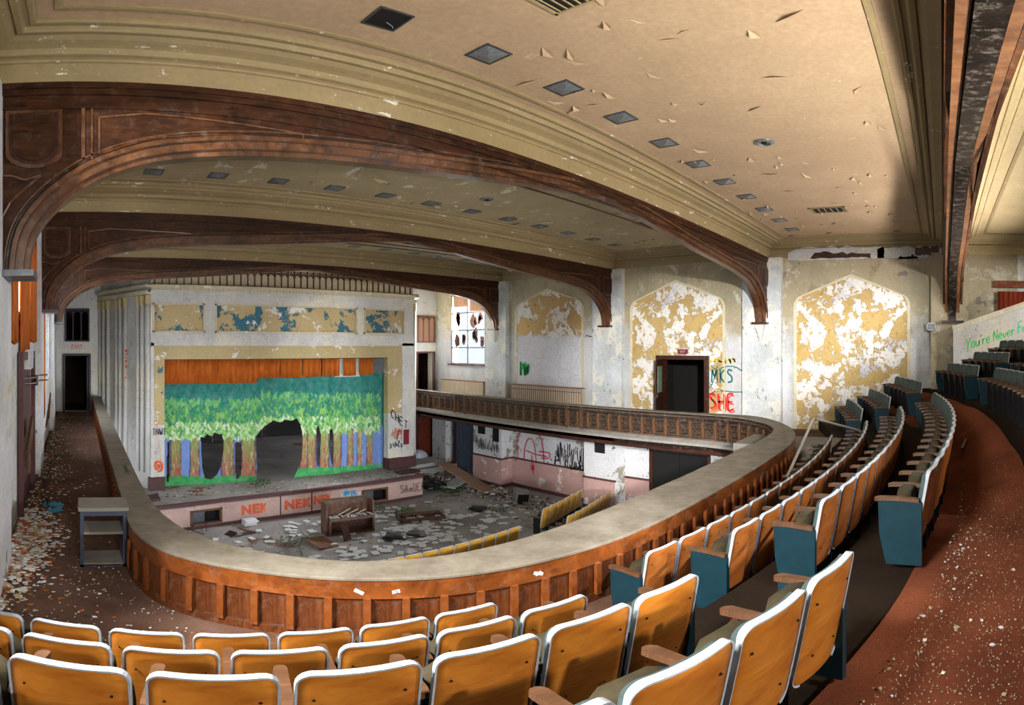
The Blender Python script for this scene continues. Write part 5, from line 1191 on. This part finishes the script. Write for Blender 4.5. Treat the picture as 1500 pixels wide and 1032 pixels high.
scatter('corner_rubble', 700, hz, [chipw, M['stone_ledge'], M['stone_ledge'], chip], .04, .14, 'grey rubble heap in the corner right of the stage', .04)
stk = empty('stick_pile', (3.3, 15.9, FZ), label='tangle of dark broken sticks on the floor by the left stage vent', cat='debris')
for k in range(7): put('stick', MB().tube([(random.uniform(-.5, .5), random.uniform(-.25, .25), .02), (random.uniform(-.5, .5), random.uniform(-.25, .25), random.uniform(.05, .35))], .014, 4).mesh('stick', DW), stk)

# ------------------------------------------------------------------ theatre seats
PW = .44
def outline_rows(w_, z0, z1, r, n_=5):
    rows = []
    for k in range(n_+1): t = PI/2*k/n_; rows.append((z0+r*(1-math.cos(t)), w_-r*(1-math.sin(t))))
    for k in range(1, 4): rows.append((z0+r+(z1-z0-2*r)*k/4, w_))
    for k in range(n_+1): t = PI/2*k/n_; rows.append((z1-r+r*math.sin(t), w_-r*(1-math.cos(t))))
    return rows
def back_y(x, z): return -.02-.17*(z-.25)+.5*x*x     # leans back, wraps round the sitter
def seat_meshes(ply, pad, hz=.78):
    rows = outline_rows(.207, .20, hz, .055); nx = 8
    def sheet(off, rows, m, nm, dz=0, back=None):
        mb = MB(); F = []
        for z, w_ in rows: F.append([(w_*(2*i/nx-1), z) for i in range(nx+1)])
        R = [[(x, back_y(x, z)+off[0], z) for x, z in row] for row in F]; R2 = [[(x, back_y(x, z)+off[1], z) for x, z in row] for row in F]
        mb.rings(R, False, False); mb.rings([list(reversed(r)) for r in R2], False, False)
        for i in range(len(R)-1):
            for A_, B_ in ((R[i][0], R2[i][0]), ): mb.quad(R[i][0], R[i+1][0], R2[i+1][0], R2[i][0]); mb.quad(R[i][-1], R2[i][-1], R2[i+1][-1], R[i+1][-1])
        for j in range(nx): mb.quad(R[-1][j], R2[-1][j], R2[-1][j+1], R[-1][j+1]); mb.quad(R[0][j], R[0][j+1], R2[0][j+1], R2[0][j])
        return recalc(mb.mesh(nm, m, True))
    D = {}
    D['backrest'] = sheet((-.012, 0), rows, ply, 'backrest')
    prow = outline_rows(.195, .34, hz-.012, .05); D['back_pad'] = sheet((0, .04), prow, pad, 'back_pad')
    # pale band round the edge
    L_ = [(-w_, z) for z, w_ in rows]; R_ = [(w_, z) for z, w_ in reversed(rows)]; loop = L_+[(x, hz) for x in (-.13, -.07, 0, .07, .13)]+R_
    RR = []
    for i, (x, z) in enumerate(loop):
        a, b = loop[max(i-1, 0)], loop[min(i+1, len(loop)-1)]; d = Vector((b[0]-a[0], b[1]-a[1])).normalized(); nx_, nz_ = -d.y, d.x
        y = back_y(x, z); o_ = .004
        top = max(0, (z-(hz-.06))/.06)
        RR.append([(x+nx_*o_, y-.018, z+nz_*o_), (x+nx_*o_, y+.004+.012*top, z+nz_*o_), (x-nx_*.005, y+.004+.012*top, z-nz_*.005), (x-nx_*.005, y-.016, z-nz_*.005)])
    D['edge_band'] = recalc(MB().rings(RR).mesh('edge_band', M['trimband']))
    mb = MB()
    for x, z in ((-.15, hz-.13), (.15, hz-.13), (-.1, .35), (.1, .35)):
        y = back_y(x, z)-.015; mb.rings([[(x+.006*math.cos(t*PI/3), y-d, z+.006*math.sin(t*PI/3)) for t in range(6)] for d in (0, .004)])
    D['screws'] = mb.mesh('screws', M['screw'])
    # tipped-up cushion: rounded dome
    R = []
    for i in range(7):
        t = i/6; zc_ = .27+.30*t; hw = .175+.012*math.sin(PI*t); yb = .045+.03*t; th = .06+.05*math.sin(PI*(.15+.7*t))
        R.append([(-hw, yb, zc_), (hw, yb, zc_), (hw, yb+th*.6, zc_+.01), (hw*.55, yb+th, zc_+.03), (-hw*.55, yb+th, zc_+.03), (-hw, yb+th*.6, zc_+.01)])
    D['seat_cushion'] = recalc(MB().rings(R).mesh('seat_cushion', M['cushion'], True))
    # arm rest and standard
    mb = MB(); R = []
    for y, hw, z in ((-.03, .02, .555), (.0, .026, .56), (.15, .026, .565), (.27, .03, .56), (.30, .022, .553), (.31, .01, .55)): R.append([(-hw, y, z-.018), (hw, y, z-.018), (hw*.9, y, z+.012), (-hw*.9, y, z+.012)])
    D['armrest'] = recalc(mb.rings(R).mesh('armrest', M['arm']))
    D['standard'] = MB().box(-.014, .014, -.01, .22, .0, .54).mesh('standard', M['iron'])
    pts = [(-.05, .02), (.22, .02), (.27, .28), (.28, .54), (-.05, .54)]
    D['end_panel'] = recalc(MB().prism(pts, lambda u, v, t: (t, u, v), -.022, .022).mesh('end_panel', M['teal']))
    return D
SM = {'amber': seat_meshes(M['ply'], M['pad']), 'red': seat_meshes(M['ply_red'], M['pad']), 'yellow': seat_meshes(M['ply_yellow'], M['ply_yellow'], .86)}
def seat(x, y, z, ang, kind, label, group, left_end=False, right_end=False, last=False, lite=False):
    D = SM[kind]; o = empty('theatre_seat', (x, y, z), ang, label=label, cat='seat', group=group)
    b_ = put('backrest', D['backrest'], o); put('edge_band', D['edge_band'], b_)
    if not lite: put('back_pad', D['back_pad'], b_); put('screws', D['screws'], b_, kind='stuff'); put('seat_cushion', D['seat_cushion'], o)
    h = PW/2
    put('armrest', D['armrest'], o, (-h, 0, 0))
    put('end_panel' if left_end else 'standard', D['end_panel' if left_end else 'standard'], o, (-h, 0, 0))
    if last or right_end:
        put('armrest', D['armrest'], o, (h, 0, 0)); put('end_panel' if right_end else 'standard', D['end_panel' if right_end else 'standard'], o, (h, 0, 0))
    return o
def row(key, x0, n_, kind, block, rowname, dx=.447, le=True, re=True, y0=None, z=None, yf=None, lite=False, from_=None):
    for k in range(n_):
        x = x0+dx*(k+.5)
        if yf: y, ang = yf(x)
        else:
            y = rowY(ROW[key][0], x)+.045; R_ = 24.5 if x < 7.6 else 20; ang = math.atan((x-7.6)/R_)
        zz = z if z is not None else ROW[key][1]
        # first/second... from the left end of the row
        lab = f'{ordn[k]} seat from the left in {rowname}'.replace('the near left block, orange plywood', 'the near left orange block').replace('the near left block, amber plywood', 'the near left orange block')
        seat(x, y, zz, ang, kind, lab, 'seats of '+block, left_end=(le and k == 0 and kind != 'yellow'), right_end=(re and k == n_-1 and kind != 'yellow'), last=(k == n_-1), lite=lite)
B1, B2, B3 = 'the near left block', 'the long middle block', 'the short block by the far wall'
row('C', -.72, 7, 'amber', B1, 'the front row of the near left block, orange plywood')
row('B', -.70, 7, 'amber', B1, 'the second row of the near left block, amber plywood')
row('A', -.68, 7, 'amber', B1, 'the third row of the near left block, amber plywood')
row('Z', -.68, 7, 'amber', B1, 'the back row of the near left block')
row('C', 3.75, 15, 'red', B2, 'the front row of the long middle block')
row('B', 3.85, 15, 'red', B2, 'the second row of the long middle block')
row('A', 3.92, 15, 'red', B2, 'the third row of the long middle block')
row('Z', 4.05, 16, 'red', B2, 'the back row of the long middle block')
row('B', 12.25, 6, 'red', B3, 'the lowest row of the far wall block'); row('A', 12.35, 6, 'red', B3, 'the middle row of the far wall block'); row('Z', 12.45, 6, 'red', B3, 'the upper row of the far wall block', z=-1.6)
row('U1', 5.05, 14, 'red', 'the upper block right of the cross aisle', 'the first upper row above the cross aisle'); row('U2', 9.2, 5, 'red', 'the upper block right of the cross aisle', 'the second upper row above the cross aisle')
row('U1', 12.5, 5, 'red', 'the upper far block', 'the first upper row beside the lettered stair wall'); row('U2', 12.5, 5, 'red', 'the upper far block', 'the second upper row beside the lettered stair wall'); row('U3', 12.5, 5, 'red', 'the upper far block', 'the third upper row beside the lettered stair wall')
# yellow seats down in the hall
def gy(y0): return lambda x: (y0+.02*(x-9)**2+(.05*(x-11) if x > 11 else 0), .04*(x-9))
for y0, x0, n_, nm in ((10.15, 4.6, 13, 'front hall row left of the gangway'), (9.3, 6.4, 9, 'second hall row left of the gangway'), (8.5, 8.2, 6, 'third hall row left of the gangway')):
    row(None, x0, n_, 'yellow', 'the hall left of the gangway', 'the '+nm+', yellow', .45, y0=y0, z=FZ, yf=gy(y0))
for y0, x0, n_, nm in ((10.55, 12.0, 6, 'front hall row by the far wall'), (9.55, 11.9, 7, 'second hall row by the far wall'), (8.6, 11.8, 7, 'third hall row by the far wall')):
    row(None, x0, n_, 'yellow', 'the hall by the far wall', 'the '+nm+', yellow', .45, y0=y0, z=FZ, yf=gy(y0))
# grime text on the parapet top
strokes(word('imish', 0, 0, .3, .2), .035, lambda u, v: (.70+v*.35-.0-7.375, 8.6-u*.8-3.2, -1.9+.004-Z0), 'graffiti', M['p_teal_ink'], rail)
for xx in (2.02, 2.2, 2.3, 3.35, 3.42):
    k_ = next(i_ for i_ in range(len(A)) if A[i_][0] > xx and A[i_][1] < 5); p_, an_ = at(A, SA, SA[k_])
    mb = MB(); w_ = random.uniform(.02, .05); mb.box(-w_, w_, -.004, 0, -.015, .015, Matrix.Rotation(random.uniform(-.5, .5), 4, 'Y')); put('peeled_patch', mb.mesh('patch', M['paper']), rail, rl(p_, -2.03), (0, 0, an_))
strokes(scribble(-6.9, -2.3, .8, .6, 8), .02, lambda u, v: (XL+.006, -u, v), 'graffiti', M['p_black_ink'], wl)
strokes([[(-6.6, -1.2), (-6.4, -1.3), (-6.2, -1.1), (-6.0, -1.3)], [(-6.7, -.9), (-6.5, -.8), (-6.2, -.95)], [(-6.6, -1.6), (-6.4, -1.5), (-6.1, -1.7)]], .03, lambda u, v: (XL+.006, -u, v), 'graffiti', M['p_black_ink'], wl)

# lift everything so that the hall floor lies at z = 0
for o in list(S.objects):
    if o.parent is None: o.location.z += LIFT
